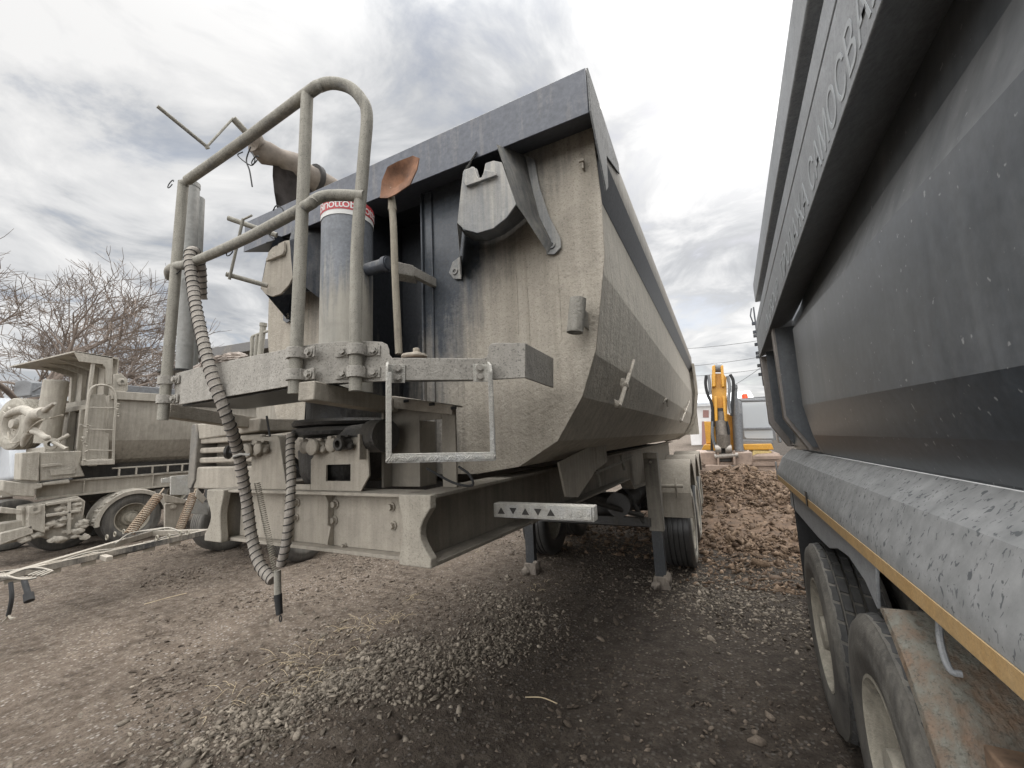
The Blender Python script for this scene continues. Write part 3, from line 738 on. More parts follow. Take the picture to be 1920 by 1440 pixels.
ch = b_.build('chassis', dusty('chassis_dust_shaded', dust=(.27, .24, .195), dust2=(.19, .17, .14), amt=.75, bump=.5, speck=.2), A, .002)  # dust tone lowered: occlusion shade under the body put into its colour
endcap(lambda p: p); endcap(mirx)
xb = B(); X0, X1 = XC - .54 + .002, XC + .54 - .002
xb.box(X0, X1, 1.17, 1.30, 1.562, 1.574); xb.box(X0, X1, 1.19, 1.30, 1.336, 1.350); xb.box(X0, X1, 1.232, 1.244, 1.351, 1.561)
xb.build('cross_beam', 'frame', ch, .002)
xb = B()
for u in (612, 538):
    q = W(u, 950, Y=1.2); xb.plate([V(q.x, 1.185, 1.56), V(q.x, 1.20, 1.53), V(q.x, 1.20, 1.44), V(q.x, 1.215, 1.43), V(q.x, 1.20, 1.36), V(q.x, 1.232, 1.351), V(q.x, 1.232, 1.56)], (.009, 0, 0))
xb.build('stiffener', 'frame', ch, .001)
xb = B()
for (u, v, r_) in ((558, 942, .013), (556, 970, .013), (630, 945, .013), (628, 975, .013), (735, 950, .012), (738, 985, .012), (648, 1022, .006), (540, 942, .011)):
    q = W(u, v, Y=1.232); xb.bolt(q, (0, -1, 0), r_, .018)
xb.build('bolt', 'frame', ch)
for y in (2.2, 3.1, 4.2, 5.0):                        # cross members
    pass
xb = B()
for y in (1.9, 2.8, 3.8, 4.7, 5.6, 6.7, 8.0, 9.1): xb.box(X0, X1, y, y + .10, 1.36, 1.54)
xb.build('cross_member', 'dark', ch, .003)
# coupling plates on the cross beam
pl = B()
PY = 1.205
p = lambda u, v, Y=PY: W(u, v, Y=Y)
hx0, hx1, hz0, hz1 = p(611, 900).x, p(657, 900).x, p(630, 902).z, p(630, 871).z
ox0, ox1, oz0, oz1 = p(582, 900).x, p(692, 860).x, 1.576, p(630, 822).z
pl.plate([V(ox0 + .003, PY, oz0), V(ox0, PY, oz1), V(hx0, PY, oz1), V(hx0, PY, oz0)], (0, .008, 0))
pl.plate([V(hx1, PY, oz0), V(hx1, PY, oz1), V(ox1 - .01, PY, oz1), V(ox1, PY, oz0 + .06), V(ox1 - .045, PY, oz0)], (0, .008, 0))
pl.plate([V(hx0, PY, hz1), V(hx0, PY, oz1), V(hx1, PY, oz1), V(hx1, PY, hz1)], (0, .008, 0))
pl.plate([V(hx0, PY, oz0), V(hx0, PY, hz0), V(hx1, PY, hz0), V(hx1, PY, oz0)], (0, .008, 0))
cp = pl.build('coupling_plate', 'frame', ch)
pl = B(); a, c_, d_, e_ = p(470, 920), p(472, 822), p(520, 822), p(536, 900)
pl.plate([V(a.x, PY, 1.576), V(c_.x, PY, c_.z), V(d_.x, PY, c_.z + .004), V(d_.x + .012, PY, c_.z - .01), V(e_.x, PY, 1.60), V(ox0 + .0, PY, 1.60), V(ox0, PY, 1.576)], (0, .008, 0))
pl.build('coupling_plate', 'frame', ch, .002)
def coupling(u, v, open_=False, s=1.):
    q = p(u, v); b_ = B()
    b_.tube([q + V(0, .0, 0), q + V(0, -.04 * s, 0)], .024 * s, 16)
    b_.lathe(q + V(0, -.045 * s, 0), (0, -1, 0), [(.028 * s, -.012), (.031 * s, -.006), (.030 * s, .004), (.02 * s, .010), (.001, .012)], 20) if not open_ else b_.lathe(q + V(0, -.06, 0), (0, 1, 0), [(.014, .03), (.014, 0), (.026, 0), (.028, .012), (.022, .02), (.022, .05)], 20)
    lid = [q + V(-.026 * s + .052 * s * i / 1, -.052 * s, .02) for i in (0, 1)]
    b_.box(q.x - .012, q.x + .012, q.y - .055, q.y, q.z + .022, q.z + .034)
    b_.tube([q + V(-.03, -.03, .03), q + V(.03, -.03, .03)], .006, 8)
    b_.blob(q + V(.028 * s, -.02, -.01), .017 * s, 1, .3, 5)
    return b_.build('coupling', 'dark' if open_ else 'frame', cp, .002)
coupling(586, 838, s=.9); coupling(604, 838, s=1.1); coupling(655, 832, True); coupling(638, 833); coupling(482, 845, s=1.15); coupling(500, 840, s=.9); 
b_ = B(); q = p(425, 848, 1.12); b_.lathe(q, W(470, 846, Y=1.18) - q, [(.014, .0), (.03, 0), (.033, .012), (.024, .02), (.022, .12)], 18); b_.build('coupling', 'dark', cp)
b_ = B(); b_.box(p(690, 820).x - .02, p(690, 820).x - .008, 1.17, PY, 1.70, 1.80); b_.build('coupling_guard', 'frame', cp, .002)
# thick hose elbow behind the plates, pipes
b_ = B(); b_.tube(smooth_path([W(548, 822, Y=1.16), W(560, 810, Y=1.2), W(590, 810, Y=1.24), W(615, 815, Y=1.3)], 6), .017, 12); b_.build('air_pipe', 'dark', ch)
b_ = B()
for pts in ([(575, 752), (572, 800), (568, 860)], [(575, 748), (580, 772), (590, 775), (602, 748)], [(500, 780), (508, 830)], [(800, 878), (850, 905), (885, 910), (880, 890), (860, 875)], [(540, 850), (560, 880), (580, 890)]):
    b_.tube(smooth_path([W(u, v, Y=1.28) for u, v in pts], 6), .005, 6)
b_.build('cable', 'black', ch)
# slatted plastic box on the left
gb = B(); x0, x1 = W(362, 850, Y=1.3).x, W(484, 850, Y=1.3).x
z0, z1 = W(400, 917, Y=1.3).z, W(400, 792, Y=1.3).z
gb.plate([V(x0, 1.3, z0), V(x1, 1.3, z0), V(x1, 1.3, z0 + .12), V(x0 + .05, 1.3, z0 + .12)], (0, .22, 0))
gb.plate([V(x0 + .05, 1.3, z1 - .09), V(x1, 1.3, z1 - .07), V(x1, 1.3, z1), V(x0 + .02, 1.3, z1)], (0, .22, 0))
for i in range(3):
    z = z0 + .14 + i * .055; gb.box(x0 + .045, x1, 1.3 + .01, 1.34, z, z + .032)
gb.box(x0 + .03, x1 - .001, 1.40, 1.50, z0 + .12, z1 - .09)
gb.build('slatted_box', 'frame', ch, .008)
gb = B(); gb.plate([V(x0 - .022, 1.29, z0 + .01), V(x0 - .008, 1.29, z0 - .004), V(x0 + .02, 1.29, z0), V(x0 + .05, 1.29, z0 + .05), V(x0 + .05, 1.29, z1 - .06), V(x0 + .03, 1.29, z1), V(x0 - .008, 1.29, z1 + .002), V(x0 - .02, 1.29, z1 - .02)], (0, .25, 0))
gb.build('box_side', dusty('grey_plastic', paint=(.07, .068, .065), dust=(.16, .15, .13), amt=.4, speck=.1), ch, .006)
# window bracket that carries the platform
YB = 1.36
q = lambda u, v: W(u, v, Y=YB)
wb = B(); xa, xb_, xc_, xd = q(735, 850).x, q(787, 850).x, q(829, 850).x, q(855, 850).x
zt_, zb_ = q(790, 765).z, 1.576
zw0, zw1 = q(810, 900).z, q(810, 787).z
wb.plate([V(xa, YB, zb_), V(xa, YB, zt_), V(xb_, YB, zt_), V(xb_, YB, zb_)], (0, .01, 0))
wb.plate([V(xb_, YB, zw1), V(xb_, YB, zt_), V(xc_, YB, zt_), V(xc_, YB, zw1)], (0, .01, 0))
wb.plate([V(xc_, YB, zb_), V(xc_, YB, zt_), V(xd, YB, zt_ - .01), V(xd, YB, zb_)], (0, .01, 0))
wb.box(xa - .012, xa, YB - .05, YB + .12, zb_, zt_); wb.box(xb_ - .008, xb_, YB + .0105, YB + .11, zb_, zw1)
wb.build('window_bracket', dusty('window_bracket_dust', dust=(.24, .215, .175), dust2=(.19, .17, .14), amt=.9, speck=.1, streak=.1), ch, .002)
sb = B(); a, c_ = q(733, 742), q(855, 760)
sb.plate([V(a.x, YB - .03, a.z), V(c_.x, YB - .03, c_.z), V(c_.x, YB - .03, q(855, 778).z), V(a.x, YB - .03, q(733, 765).z)], (0, .012, 0))
sb.plate([V(a.x, YB - .018, a.z), V(c_.x, YB - .018, c_.z), V(c_.x, YB + .05, c_.z), V(a.x, YB + .05, a.z)], (0, 0, -.006))
sb.build('slotted_rail', 'frame', ch, .002)
sb = B()
for u, v in ((762, 752), (810, 758), (851, 765)): k = W(u, v, Y=YB - .031); sb.box(k.x - .014, k.x + .014, k.y - .003, k.y, k.z - .006, k.z + .006)
sb.build('slot', 'black', ch, .002)
# square tubes under the platform
def sqtube(name, a, b, s_, mat, parent):
    a = Vector(a); b = Vector(b); d = (b - a).normalized(); u = V(0, 0, 1); r_ = d.cross(u).normalized(); u = r_.cross(d)
    bb = B(); bb.loops([[p_ + r_ * i * s_ / 2 + u * j * s_ / 2 for i, j in ((-1, -1), (1, -1), (1, 1), (-1, 1))] for p_ in (a, b)])
    return bb.build(name, mat, parent, .004)
sqtube('support_tube', W(574, 733, Y=.86), W(735, 762, Y=1.36), .062, 'frame', ch)
sqtube('support_tube', W(310, 770, Y=.93), W(480, 795, Y=1.36), .062, 'frame', ch)
# platform
PL = thing_local('platform', A); PL.location = -A.location
ZP = 1.962
TOPF = {}
P0, P1, P2, P3, P4, P5, P6 = (W(1038, 727, Z=ZP), W(985, 708, Z=ZP), W(912, 712, Z=ZP), W(757, 713, Z=ZP), W(592, 720, Z=ZP), W(553, 722, Z=ZP), W(327, 760, Z=ZP))
back = [V(P6.x, 1.22, ZP), V(-1.75, 1.2, ZP), V(-1.3, 1.2, ZP), V(-.95, 1.5, ZP), V(P0.x - .02, P0.y + .0, ZP)]
dk = B(); inner_ = [P0, P1, P2, P3, P4, P5, P6]
dk.plate([x + V(-.0, .012, .05) for x in [P6, P5, P4, P3, P2, P1 + V(-.012, 0, 0), P0 + V(-.012, -.012, 0)]] + [x + V(0, 0, .05) for x in back[::-1]], (0, 0, .012))
dk.plate([x + V(0, .025, -.004) for x in [P6 + V(.01, 0, 0), P5, P4 + V(0, .01, 0)]] + [V(-1.3, 1.18, ZP - .004), V(P6.x + .01, 1.2, ZP - .004)], (0, 0, .02))
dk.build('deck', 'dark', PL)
def fascia(a, b, ta, tb, name='fascia', prof=None):
    """upright plate from a to b (bottom edge), top heights ta, tb; prof = list of (t, z) along the top"""
    bb = B(); d = (b - a); n = V(d.y, -d.x, 0).normalized() * -.008
    top = prof or [(0, ta), (1, tb)]
    pts = [a] + [b] + [a + V(d.x * t, d.y * t, 0) + V(0, 0, z - a.z) for t, z in top[::-1]]
    bb.plate(pts, n); return bb.build(name, 'deck', PL, .0015)
def zat(u, v, a, b):
    """height where sight line crosses the upright plane through a, b"""
    d = CR * (u - 960) - CU * (v - 720) - CB * FPX; n = V((b - a).y, -(b - a).x, 0); t = (a.dot(n)) / d.dot(n) if abs(d.dot(n)) > 1e-9 else 0
    t = (Vector((a.x, a.y, 0)).dot(n)) / Vector((d.x, d.y, 0)).dot(n)
    pt = d * t; f_ = (Vector((pt.x - a.x, pt.y - a.y, 0)).dot(Vector(((b - a).x, (b - a).y, 0)))) / ((b - a).x ** 2 + (b - a).y ** 2)
    return (f_, H + pt.z)
fascia(P6, P5, 0, 0, prof=[zat(328, 700, P6, P5), zat(400, 682, P6, P5), zat(553, 651, P6, P5)])
fascia(P5, P4, 0, 0, prof=[(0, zat(553, 651, P6, P5)[1]), (1, zat(592, 644, P4, P3)[1])])
fascia(P4, P3, 0, 0, prof=[zat(592, 644, P4, P3), zat(640, 640, P4, P3), zat(700, 640, P4, P3), zat(716, 641, P4, P3), zat(726, 646, P4, P3), zat(729, 655, P4, P3), zat(730, 665, P4, P3), zat(735, 671, P4, P3), zat(757, 671, P4, P3)])
fascia(P3, P2, 0, 0, prof=[zat(757, 671, P3, P2), zat(906, 672, P3, P2), zat(912, 669, P3, P2)])
fascia(P2, P1, 0, 0, prof=[zat(912, 669, P2, P1), zat(915, 663, P2, P1), zat(916, 650, P2, P1), zat(921, 644, P2, P1), zat(930, 643, P2, P1), zat(985, 643, P2, P1)])
fascia(P1, P0, 0, 0, prof=[zat(985, 643, P1, P0), zat(1038, 672, P1, P0)])
# clamps that hold the rail posts, with their bolts
def clamp(c0, d, r=.0235, w_=.052, wings=(1, 1)):
    """half round saddle at c0 against the fascia, d = outward direction, wings: left/right"""
    d = Vector(d).normalized(); t = V(-d.y, d.x, 0); bb = B(); hz = .018
    n = 10; out = []
    for i in range(n + 1):
        a = PI * i / n - PI / 2
        out.append((math.sin(a) * (r + .005), math.cos(a) * (r + .005) + 0.0))
    inn = [(x * (r / (r + .005)), y * (r / (r + .005))) for x, y in out]
    mk = lambda x, y, z: c0 + t * x + d * y + V(0, 0, z)
    bb.plate([mk(x, y, -hz) for x, y in out] + [mk(x, y, -hz) for x, y in inn[::-1]], (0, 0, 2 * hz))
    bk = -r
    for sgn, on_ in zip((-1, 1), wings):
        if on_:
            xs_ = sorted((sgn * (r + .0005), sgn * (r + w_)))
            bb.plate([mk(xs_[0], -.003 + bk * .8, -hz), mk(xs_[1], -.003 + bk * .8, -hz), mk(xs_[1], -.003 + bk * .8, hz), mk(xs_[0], -.003 + bk * .8, hz)], d * .006)
            bb.plate([mk(sgn * r, bk * .8, -hz), mk(sgn * (r + .006), bk * .8, -hz), mk(sgn * (r + .006), bk * .8, hz), mk(sgn * r, bk * .8, hz)], d * (r * .85))
    o = bb.build('clamp', 'deck', PL, .001)
    b2 = B()
    for sgn, on_ in zip((-1, 1), wings):
        if on_: b2.bolt(mk(sgn * (r + w_ * .55), bk * .8 + .004, 0), d, .0115, .011)
    b2.build('bolt', 'deck', o)
    return o
def outd(a, b): d = (b - a); return V(d.y, -d.x, 0).normalized()
dR = outd(P4, P3); dL = outd(P6, P5)
if dR.y > 0: dR = -dR
if dL.y > 0: dL = -dL
RP = .0205
f_, z_ = zat(672, 660, P4, P3); postR = P4.lerp(P3, f_) + dR * .022; postR.z = 0
f_, z_ = zat(562, 690, P5, P4); postM = P5.lerp(P4, .3) + dL * .022; postM.z = 0
f_, z_ = zat(322, 720, P6, P5); postL = P6 + V(-.03, 0, 0) + dL * .024; postL.z = 0
def at_y(pt, u, v): q = W(u, v, Y=pt.y); return q.z
for (pt, uv, dd, wg) in ((postR, ((673, 655), (671, 697)), dR, (1, 1)), (postM, ((567, 660), (561, 702)), dL, (0, 1)), (postL, ((318, 712), (314, 748)), dL, (0, 1))):
    for (u, v) in uv: clamp(V(pt.x, pt.y, at_y(pt, u, v)), dd, .0235, .05, wg)
zb1 = 1.93
ZT = W(578, 178, Y=postM.y).z
rt = B()
topR = W(688, 215, Y=postR.y)
arch = [V(postR.x, postR.y, zb1), V(postR.x, postR.y, topR.z - .05)]
pts = [V(postR.x, postR.y, zb1), V(postR.x, postR.y, 2.4), W(682, 300, Y=postR.y), W(688, 215, Y=postR.y - .003), W(676, 184, Y=postR.y - .015), W(655, 164, Y=postR.y - .03), W(625, 156, Y=postR.y - .055), W(600, 161, Y=postM.y + .02), W(576, 176, Y=postM.y), W(460, 262, Y=(postM.y + postL.y) / 2), W(352, 338, Y=postL.y)]
rt.tube(smooth_path(pts, 6), RP, 14)
rt.tube([W(344, 342, Y=postL.y), V(postL.x, postL.y, 1.90)], RP, 14)
rt.blob(W(345, 345, Y=postL.y), RP * 1.02, 2, 0)
rt.tube([W(576, 178, Y=postM.y), V(postM.x, postM.y, zb1)], RP, 14)
rt.tube(smooth_path([W(683, 368, Y=postR.y), W(640, 366, Y=postR.y - .03), W(608, 368, Y=postM.y + .03), W(588, 377, Y=postM.y + .005), W(572, 388, Y=postM.y), W(460, 448, Y=(postM.y + postL.y) / 2), W(360, 492, Y=postL.y), W(328, 500, Y=postL.y), W(317, 508, Y=postL.y + .03), W(318, 520, Y=postL.y + .06)], 6), RP * .93, 14)
rail = rt.build('handrail', 'pipe', PL)
rt = B(); rt.tube([W(360, 345, Y=1.03), W(345, 700, Y=1.03)], .034, 20); rt.tube([W(372, 372, Y=1.12), W(358, 690, Y=1.12)], .03, 16); rt.tube([W(360, 344, Y=1.03), W(359.5, 352, Y=1.03)], .037, 20)
rt.build('stowage_tube', dusty('grey_tube', paint=(.16, .17, .17), dust=(.26, .26, .24), amt=.5, soft=.4, streak=.6, speck=.1), PL)
rt = B(); q = W(342, 698, Y=1.0); rt.lathe(q, (0, 0, 1), [(.0, -.006), (.09, -.006), (.09, .004), (.0, .004)], 24); rt.build('tube_seat', 'dark', PL)
# cable ties and wire on the rail
rt = B()
for (u, v, r_) in ((432, 470, .024), (335, 505, .022), (320, 345, .022), (478, 300, .02)):
    q = W(u, v, Y=postL.y + .0); rt.tube([q + V(math.cos(a) * r_, 0.0 + .25 * math.sin(a) * r_, math.sin(a) * r_) for a in np.linspace(.3, 5.9, 18)], .0022, 6)
rt.tube(smooth_path([W(470, 275, Y=1.1), W(462, 300, Y=1.1), W(468, 320, Y=1.1), W(473, 350, Y=1.1)], 5), .0035, 6)
rt.tube(smooth_path([W(455, 285, Y=1.1), W(446, 292, Y=1.1), W(470, 310, Y=1.1), W(478, 300, Y=1.1), W(472, 285, Y=1.1)], 5), .003, 6)
rt.tube(smooth_path([W(512, 395, Y=1.1), W(518, 386, Y=1.1), W(530, 392, Y=1.1), W(532, 410, Y=1.1), W(520, 422, Y=1.1), W(505, 440, Y=1.1), W(515, 450, Y=1.1), W(500, 455, Y=1.1)], 5), .003, 6)
rt.build('cable_tie', 'black', PL)
# hanging step
st = B(); YS = None
def onf(u, v, a, b, off=.0):
    f_, z = zat(u, v, a, b); p_ = a.lerp(b, f_); dd = outd(a, b); dd = dd if dd.y < 0 else -dd
    return V(p_.x, p_.y, z) + dd * off
dS = outd(P3, P2); dS = dS if dS.y < 0 else -dS
tS = V(-dS.y, dS.x, 0)
tS = tS if tS.x > 0 else -tS
def strap(u, v0, v1, side):
    a = onf(u, v0, P3, P2); c = V(a.x, a.y, 0)
    zb_ = onf(u, v1, P3, P2, .0).z
    bb = B(); x = tS * .004
    pts = [(.0, a.z + .0), (.045, a.z - .02), (.055, a.z - .05), (.055, zb_), (.0, zb_), (0, zb_ + .04), (.012, a.z - .16)]
    bb.plate([c + dS * d_ + V(0, 0, z) - x for d_, z in pts], x * 2)
    # front-facing lip
    x0_, x1_ = (0, .014) if side < 0 else (-.014, 0)
    bb.plate([c + dS * .056 + tS * t_ + V(0, 0, z) for t_, z in ((x0_, a.z - .045), (x1_, a.z - .045), (x1_, zb_), (x0_, zb_))], dS * .004)
    bb.plate([c + dS * .001 + tS * t_ + V(0, 0, z) for t_, z in ((0, a.z - .01), (-side * .055, a.z - .01), (-side * .055, a.z - .072), (0, a.z - .072))], dS * .005)
    o = bb.build('step_strap', 'alu', PL, .001)
    b2 = B()
    for dz in (.025, .055): b2.bolt(c + tS * (-side * .032) + dS * .006 + V(0, 0, a.z - dz), dS, .010, .009)
    b2.build('bolt', 'deck', o)
    return c, zb_
cL, zL = strap(727, 678, 866, -1); cR, zR = strap(915, 678, 862, 1)
tr = B(); zr = (zL + zR) / 2
for c0 in (cL,):
    a = cL + dS * .055; b3 = cR + dS * .055
    tr.plate([V(a.x, a.y, zL + .022), V(b3.x, b3.y, zR + .022), V(b3.x, b3.y, zR + .022) - dS * .05, V(a.x, a.y, zL + .022) - dS * .05], (0, 0, .004))
    tr.plate([V(a.x, a.y, zL - .002), V(b3.x, b3.y, zR - .002), V(b3.x, b3.y, zR + .0215), V(a.x, a.y, zL + .0215)], dS * .004)
trd = tr.build('step_tread', 'alu', PL, .001)
tr = B(); a = cL + dS * .0595; b3 = cR + dS * .0595
for i in range(44):                                     # raised bars of the chequer plate
    t = (i + .5) / 44; c0 = a.lerp(b3, t); z = zL + (zR - zL) * t + .010; sg = 1 if (i // 4) % 2 else -1
    m_ = Matrix.Translation(V(c0.x, c0.y, z)); ax = (tS * .7 * sg * -1 + V(0, 0, .7)).normalized()
    tr.tube([m_ @ (ax * -.009), m_ @ (ax * .009)], .0028, 6)
tr.build('tread_bar', 'alu', trd)
# diesel cap like flange on the deck
cb = B(); q = onf(777, 669, P3, P2, -.06); q.z += .004; cb.lathe(q, (0, 0, 1), [(0, 0), (.042, 0), (.045, .008), (.043, .016), (0, .018)], 24); cb.bolt(q + V(.01, 0, .016), (0, 0, 1), .012, .02)
cb.box(q.x - .09, q.x - .05, q.y - .02, q.y + .04, q.z - .004, q.z + .004)
cb.build('cap_flange', dusty('rusty_cap', paint=(.16, .10, .06), amt=.6), PL, .002)
# ---- hoses
def hose(path, r, name, step=.027):
    path = smooth_path(path, 14); bb = B(); Ls = [0]
    for a, b in zip(path, path[1:]): Ls.append(Ls[-1] + (b - a).length)
    fine = []; rad = []; n = int(Ls[-1] / (step / 5)); j = 0
    for i in range(n + 1):
        l = Ls[-1] * i / n
        while j < len(Ls) - 2 and Ls[j + 1] < l: j += 1
        t = (l - Ls[j]) / max(1e-6, Ls[j + 1] - Ls[j]); fine.append(path[j].lerp(path[j + 1], t))
        ph = (l / step) % 1; rad.append(r * (1.03 - .07 * ph) * (1 + .05 * noise.noise(V(l * 14, r * 50, 2))))
    bb.tube(fine, r, 18, True, rad); o = bb.build(name, 'hose', A, 0, 60)
    # black cord wound round it
    cb = B(); up = None; pts = []
    k = 5
    for i in range(len(fine) - 1):
        d = (fine[i + 1] - fine[i]).normalized()
        if up is None: up = d.orthogonal().normalized()
        up = (up - d * up.dot(d)).normalized(); q_ = d.cross(up)
        for s_ in range(3):
            l = Ls[-1] * (i + s_ / 3) / n; a = 2 * PI * l / step
            pts.append(fine[i].lerp(fine[i + 1], s_ / 3) + (up * math.cos(a) + q_ * math.sin(a)) * r * 1.03)
    cb.tube(pts, .0022, 5); cb.build('cord', 'wrap', o, 0, 80)
    return o
hose([W(378, 560, Y=.98), W(376, 500, Y=.94), W(366, 472, Y=.90), W(356, 480, Y=.875), W(362, 540, Y=.87), W(372, 600, Y=.86), (W(396, 700, Y=.86)), W(425, 780, Y=.9), W(447, 850, Y=.98), W(461, 930, Y=1.03), W(473, 1010, Y=1.05), W(488, 1060, Y=1.05), W(512, 1088, Y=1.05)], .0205, 'wrapped_hose')
hose([W(545, 815, Y=1.12), W(544, 850, Y=1.1), W(546, 900, Y=1.07), W(543, 960, Y=1.05), W(536, 1020, Y=1.05), W(526, 1060, Y=1.05)], .0165, 'wrapped_hose')
b_ = B(); b_.coil(W(482, 905, Y=1.06), W(518, 1075, Y=1.06), .0105, .0018, 44, 6, 10); b_.build('coiled_cable', 'wheelrim', A)
b_ = B(); b_.tube([W(520, 1070, Y=1.05), W(521, 1115, Y=1.05)], .0125, 14); k = b_.build('hose_end', 'pipe', A)
b_ = B(); b_.tube([W(521, 1114, Y=1.05), W(524, 1152, Y=1.05)], .0135, 14, True, [.0145, .0115]); q = W(526, 1160, Y=1.05); b_.tube([q + V(math.cos(a) * .006, 0, math.sin(a) * .011) for a in np.linspace(0, 2 * PI, 14)], .0022, 6)
b_.build('hose_tip', 'black', k)
b_ = B(); q = W(452, 855, Y=.985); b_.tube([q + V(-.024, -.012, -.006), q + V(-.0, -.028, .0), q + V(.022, -.016, .008), q + V(.06, .0, .004)], .005, 8); b_.build('hose_clip', 'alu', A)
# tarp roll on the left rim, its crank
TX = -2.72
t0 = W(470, 262, X=TX); ZR = t0.z
rb = B(); pts = []; rad = []
for i in range(26):
    y = t0.y + .0 + (7.6) * (i / 25) ** 2; pts.append(V(TX + .015 * math.sin(i * 2.1), y, ZR - .02 * (i > 2) + .012 * math.sin(i * 1.7))); rad.append(.075 + .01 * math.sin(i * 2.7) + (.035 if i > 4 else 0) - (.02 if i == 0 else 0))
rb.tube(pts, .08, 16, True, rad)
roll = rb.build('tarpaulin_roll', plain('dusty_canvas', (.20, .17, .14), .95, var=.35, scale=9, bump=.6), A, 0, 60)
for y_ in (t0.y + .5, t0.y + .95, t0.y + 2.2):
    sb_ = B(); sb_.lathe((TX, y_, ZR - .01), (0, 1, 0), [(.10, -.02), (.125, -.02), (.125, .02), (.10, .02)], 20); sb_.build('roll_strap', 'wrap', roll)
cl_ = B(); ring = []
for (u0, v0, u1, v1) in ((512, 300, 600, 352), (511, 330, 600, 375), (514, 360, 600, 395), (520, 395, 600, 420), (530, 440, 600, 440)):
    ring.append([W(u0 + (u1 - u0) * t, v0 + (v1 - v0) * t, X=TX + .03 + .03 * math.sin(t * 7 + v0)) for t in np.linspace(0, 1, 8)])
cl_.loops(ring, False, False); bmesh.ops.solidify(cl_.bm, geom=cl_.bm.faces[:], thickness=.006)
cl_.build('tarpaulin_flap', plain('dark_canvas', (.075, .065, .06), .95, var=.4, scale=9, bump=.5), roll, 0, 70)
kb = B(); a = W(437, 222, X=TX); kb.tube([a, W(480, 268, X=TX)], .022, 12); kb.tube([a, W(388, 275, X=TX)], .007, 8); kb.tube([W(388, 275, X=TX), W(295, 199, X=TX)], .011, 10)
kb.tube([W(386, 272, X=TX), W(390, 279, X=TX)], .013, 10)
kb.build('tarp_crank', 'pipe', roll)
# stop pins on the left bracket
kb = B()
for (a, c, r_) in (((428, 409), (519, 441), .015), ((424, 514), (502, 536), .014), ((456, 410), (430, 524), .008), ((455, 412), (472, 404), .006)):
    kb.tube([W(*a, Y=1.30), W(*c, Y=1.47)] if r_ > .01 else [W(*a, Y=1.31), W(*c, Y=1.31)], r_, 12)
kb.build('stop_pin', 'pipe', A)
# cradle brackets between body and chassis
for sg in (1, -1):
    kb = B(); X_ = XC + sg * .83
    kb.plate([V(X_, 2.02, 1.625), V(X_, 2.10, 1.44), V(X_, 2.30, 1.41), V(X_, 2.72, 1.53), V(X_, 2.72, 1.70)], (-.012 * sg, 0, 0))
    kb.plate([V(X_, 2.72, 1.53), V(X_, 3.02, 1.56), V(X_, 3.02, 1.70), V(X_, 2.72, 1.70)], (-.012 * sg, 0, 0))
    kb.box(min(X_, X_ - .15 * sg), max(X_, X_ - .15 * sg), 2.73, 2.745, 1.53, 1.70)
    kb.build('cradle_bracket', 'frame', ch, .002)
# marker bar with triangular cut-outs
mb = B(); xa, xb2 = -1.28, -.72; yb = 2.62
yb = 1.56; xa, xb2 = -.892, -.455; MZ = 1.458
mb.box(xa, xb2, yb, yb + .05, MZ - .029, MZ + .029)
mk_ = mb.build('marker_bar', 'alu', A, .004)
mb = B()
for i in range(5):
    x = xa + .038 + i * .056; s_ = 1 if i % 2 == 0 else -1
    mb.plate([V(x - .017, yb - .002, MZ - .013 * s_), V(x + .017, yb - .002, MZ - .013 * s_), V(x, yb - .002, MZ + .014 * s_)], (0, .0015, 0))
mb.build('cutout', 'dark', mk_, .002)
mb = B(); mb.box(xb2 - .098, xb2 - .008, yb - .009, yb - .001, MZ - .021, MZ + .023); mb.lathe((xb2 - .055, yb - .009, MZ), (0, -1, 0), [(.013, 0), (.012, .003), (0, .004)], 18)
for x in (-.09, -.018): mb.bolt(V(xb2 + x, yb - .009, MZ), (0, -1, 0), .004, .004)
mb.build('side_marker', 'alu', mk_, .002)
# side rail rod
mb = B(); mb.tube([V(-.86, 3.05, 1.48), V(-.86, 4.1, 1.50)], .012, 8); mb.tube([V(-.86, 3.1, 1.50), V(-.84, 3.1, 1.38)], .012, 8); mb.tube([V(-.86, 4.0, 1.56), V(-.84, 4.0, 1.42)], .016, 8); mb.tube([V(-.86, 4.05, 1.50), V(-.82, 4.3, 1.53)], .012, 8)
mb.build('safety_prop', 'pipe', ch)
# landing legs
def leg(x0):
    lg = B(); y0 = 5.18
    lg.box(x0 - .08, x0 + .08, y0 - .06, y0 + .06, .63, 1.53)
    o = lg.build('landing_leg', dusty('leg_dust', paint=(.03, .03, .03), dust=(.23, .21, .175), dust2=(.16, .145, .12), amt=.62), A, .006)
    l2 = B(); l2.box(x0 - .062, x0 + .062, y0 - .045, y0 + .045, .12, .629); l2.build('inner_leg', dusty('inner_leg_paint', paint=(.028, .03, .032), dust=(.14, .13, .11), dust2=(.08, .075, .07), amt=.35), o, .005)
    l3 = B(); l3.plate([V(x0 - .10, y0 - .09, -.02), V(x0 + .10, y0 - .09, -.02), V(x0 + .075, y0 - .07, .13), V(x0 - .075, y0 - .07, .13)], (0, .17, 0)); l3.blob((x0 + .07, y0 - .02, .1), .05, 2, .5, 4, (1, 1, 1.6)); l3.blob((x0 - .05, y0 - .08, .03), .06, 2, .5, 4); l3.build('foot', 'wetmud', o, .006)
    l4 = B(); l4.tube([V(x0, y0 - .062, 1.42), V(x0, y0 - .075, 1.42)], .016, 12); l4.box(x0 - .08, x0 + .08, y0 - .075, y0 - .061, 1.46, 1.53); l4.build('leg_cap', 'frame', o, .004)
leg(-.765); leg(-2.405)
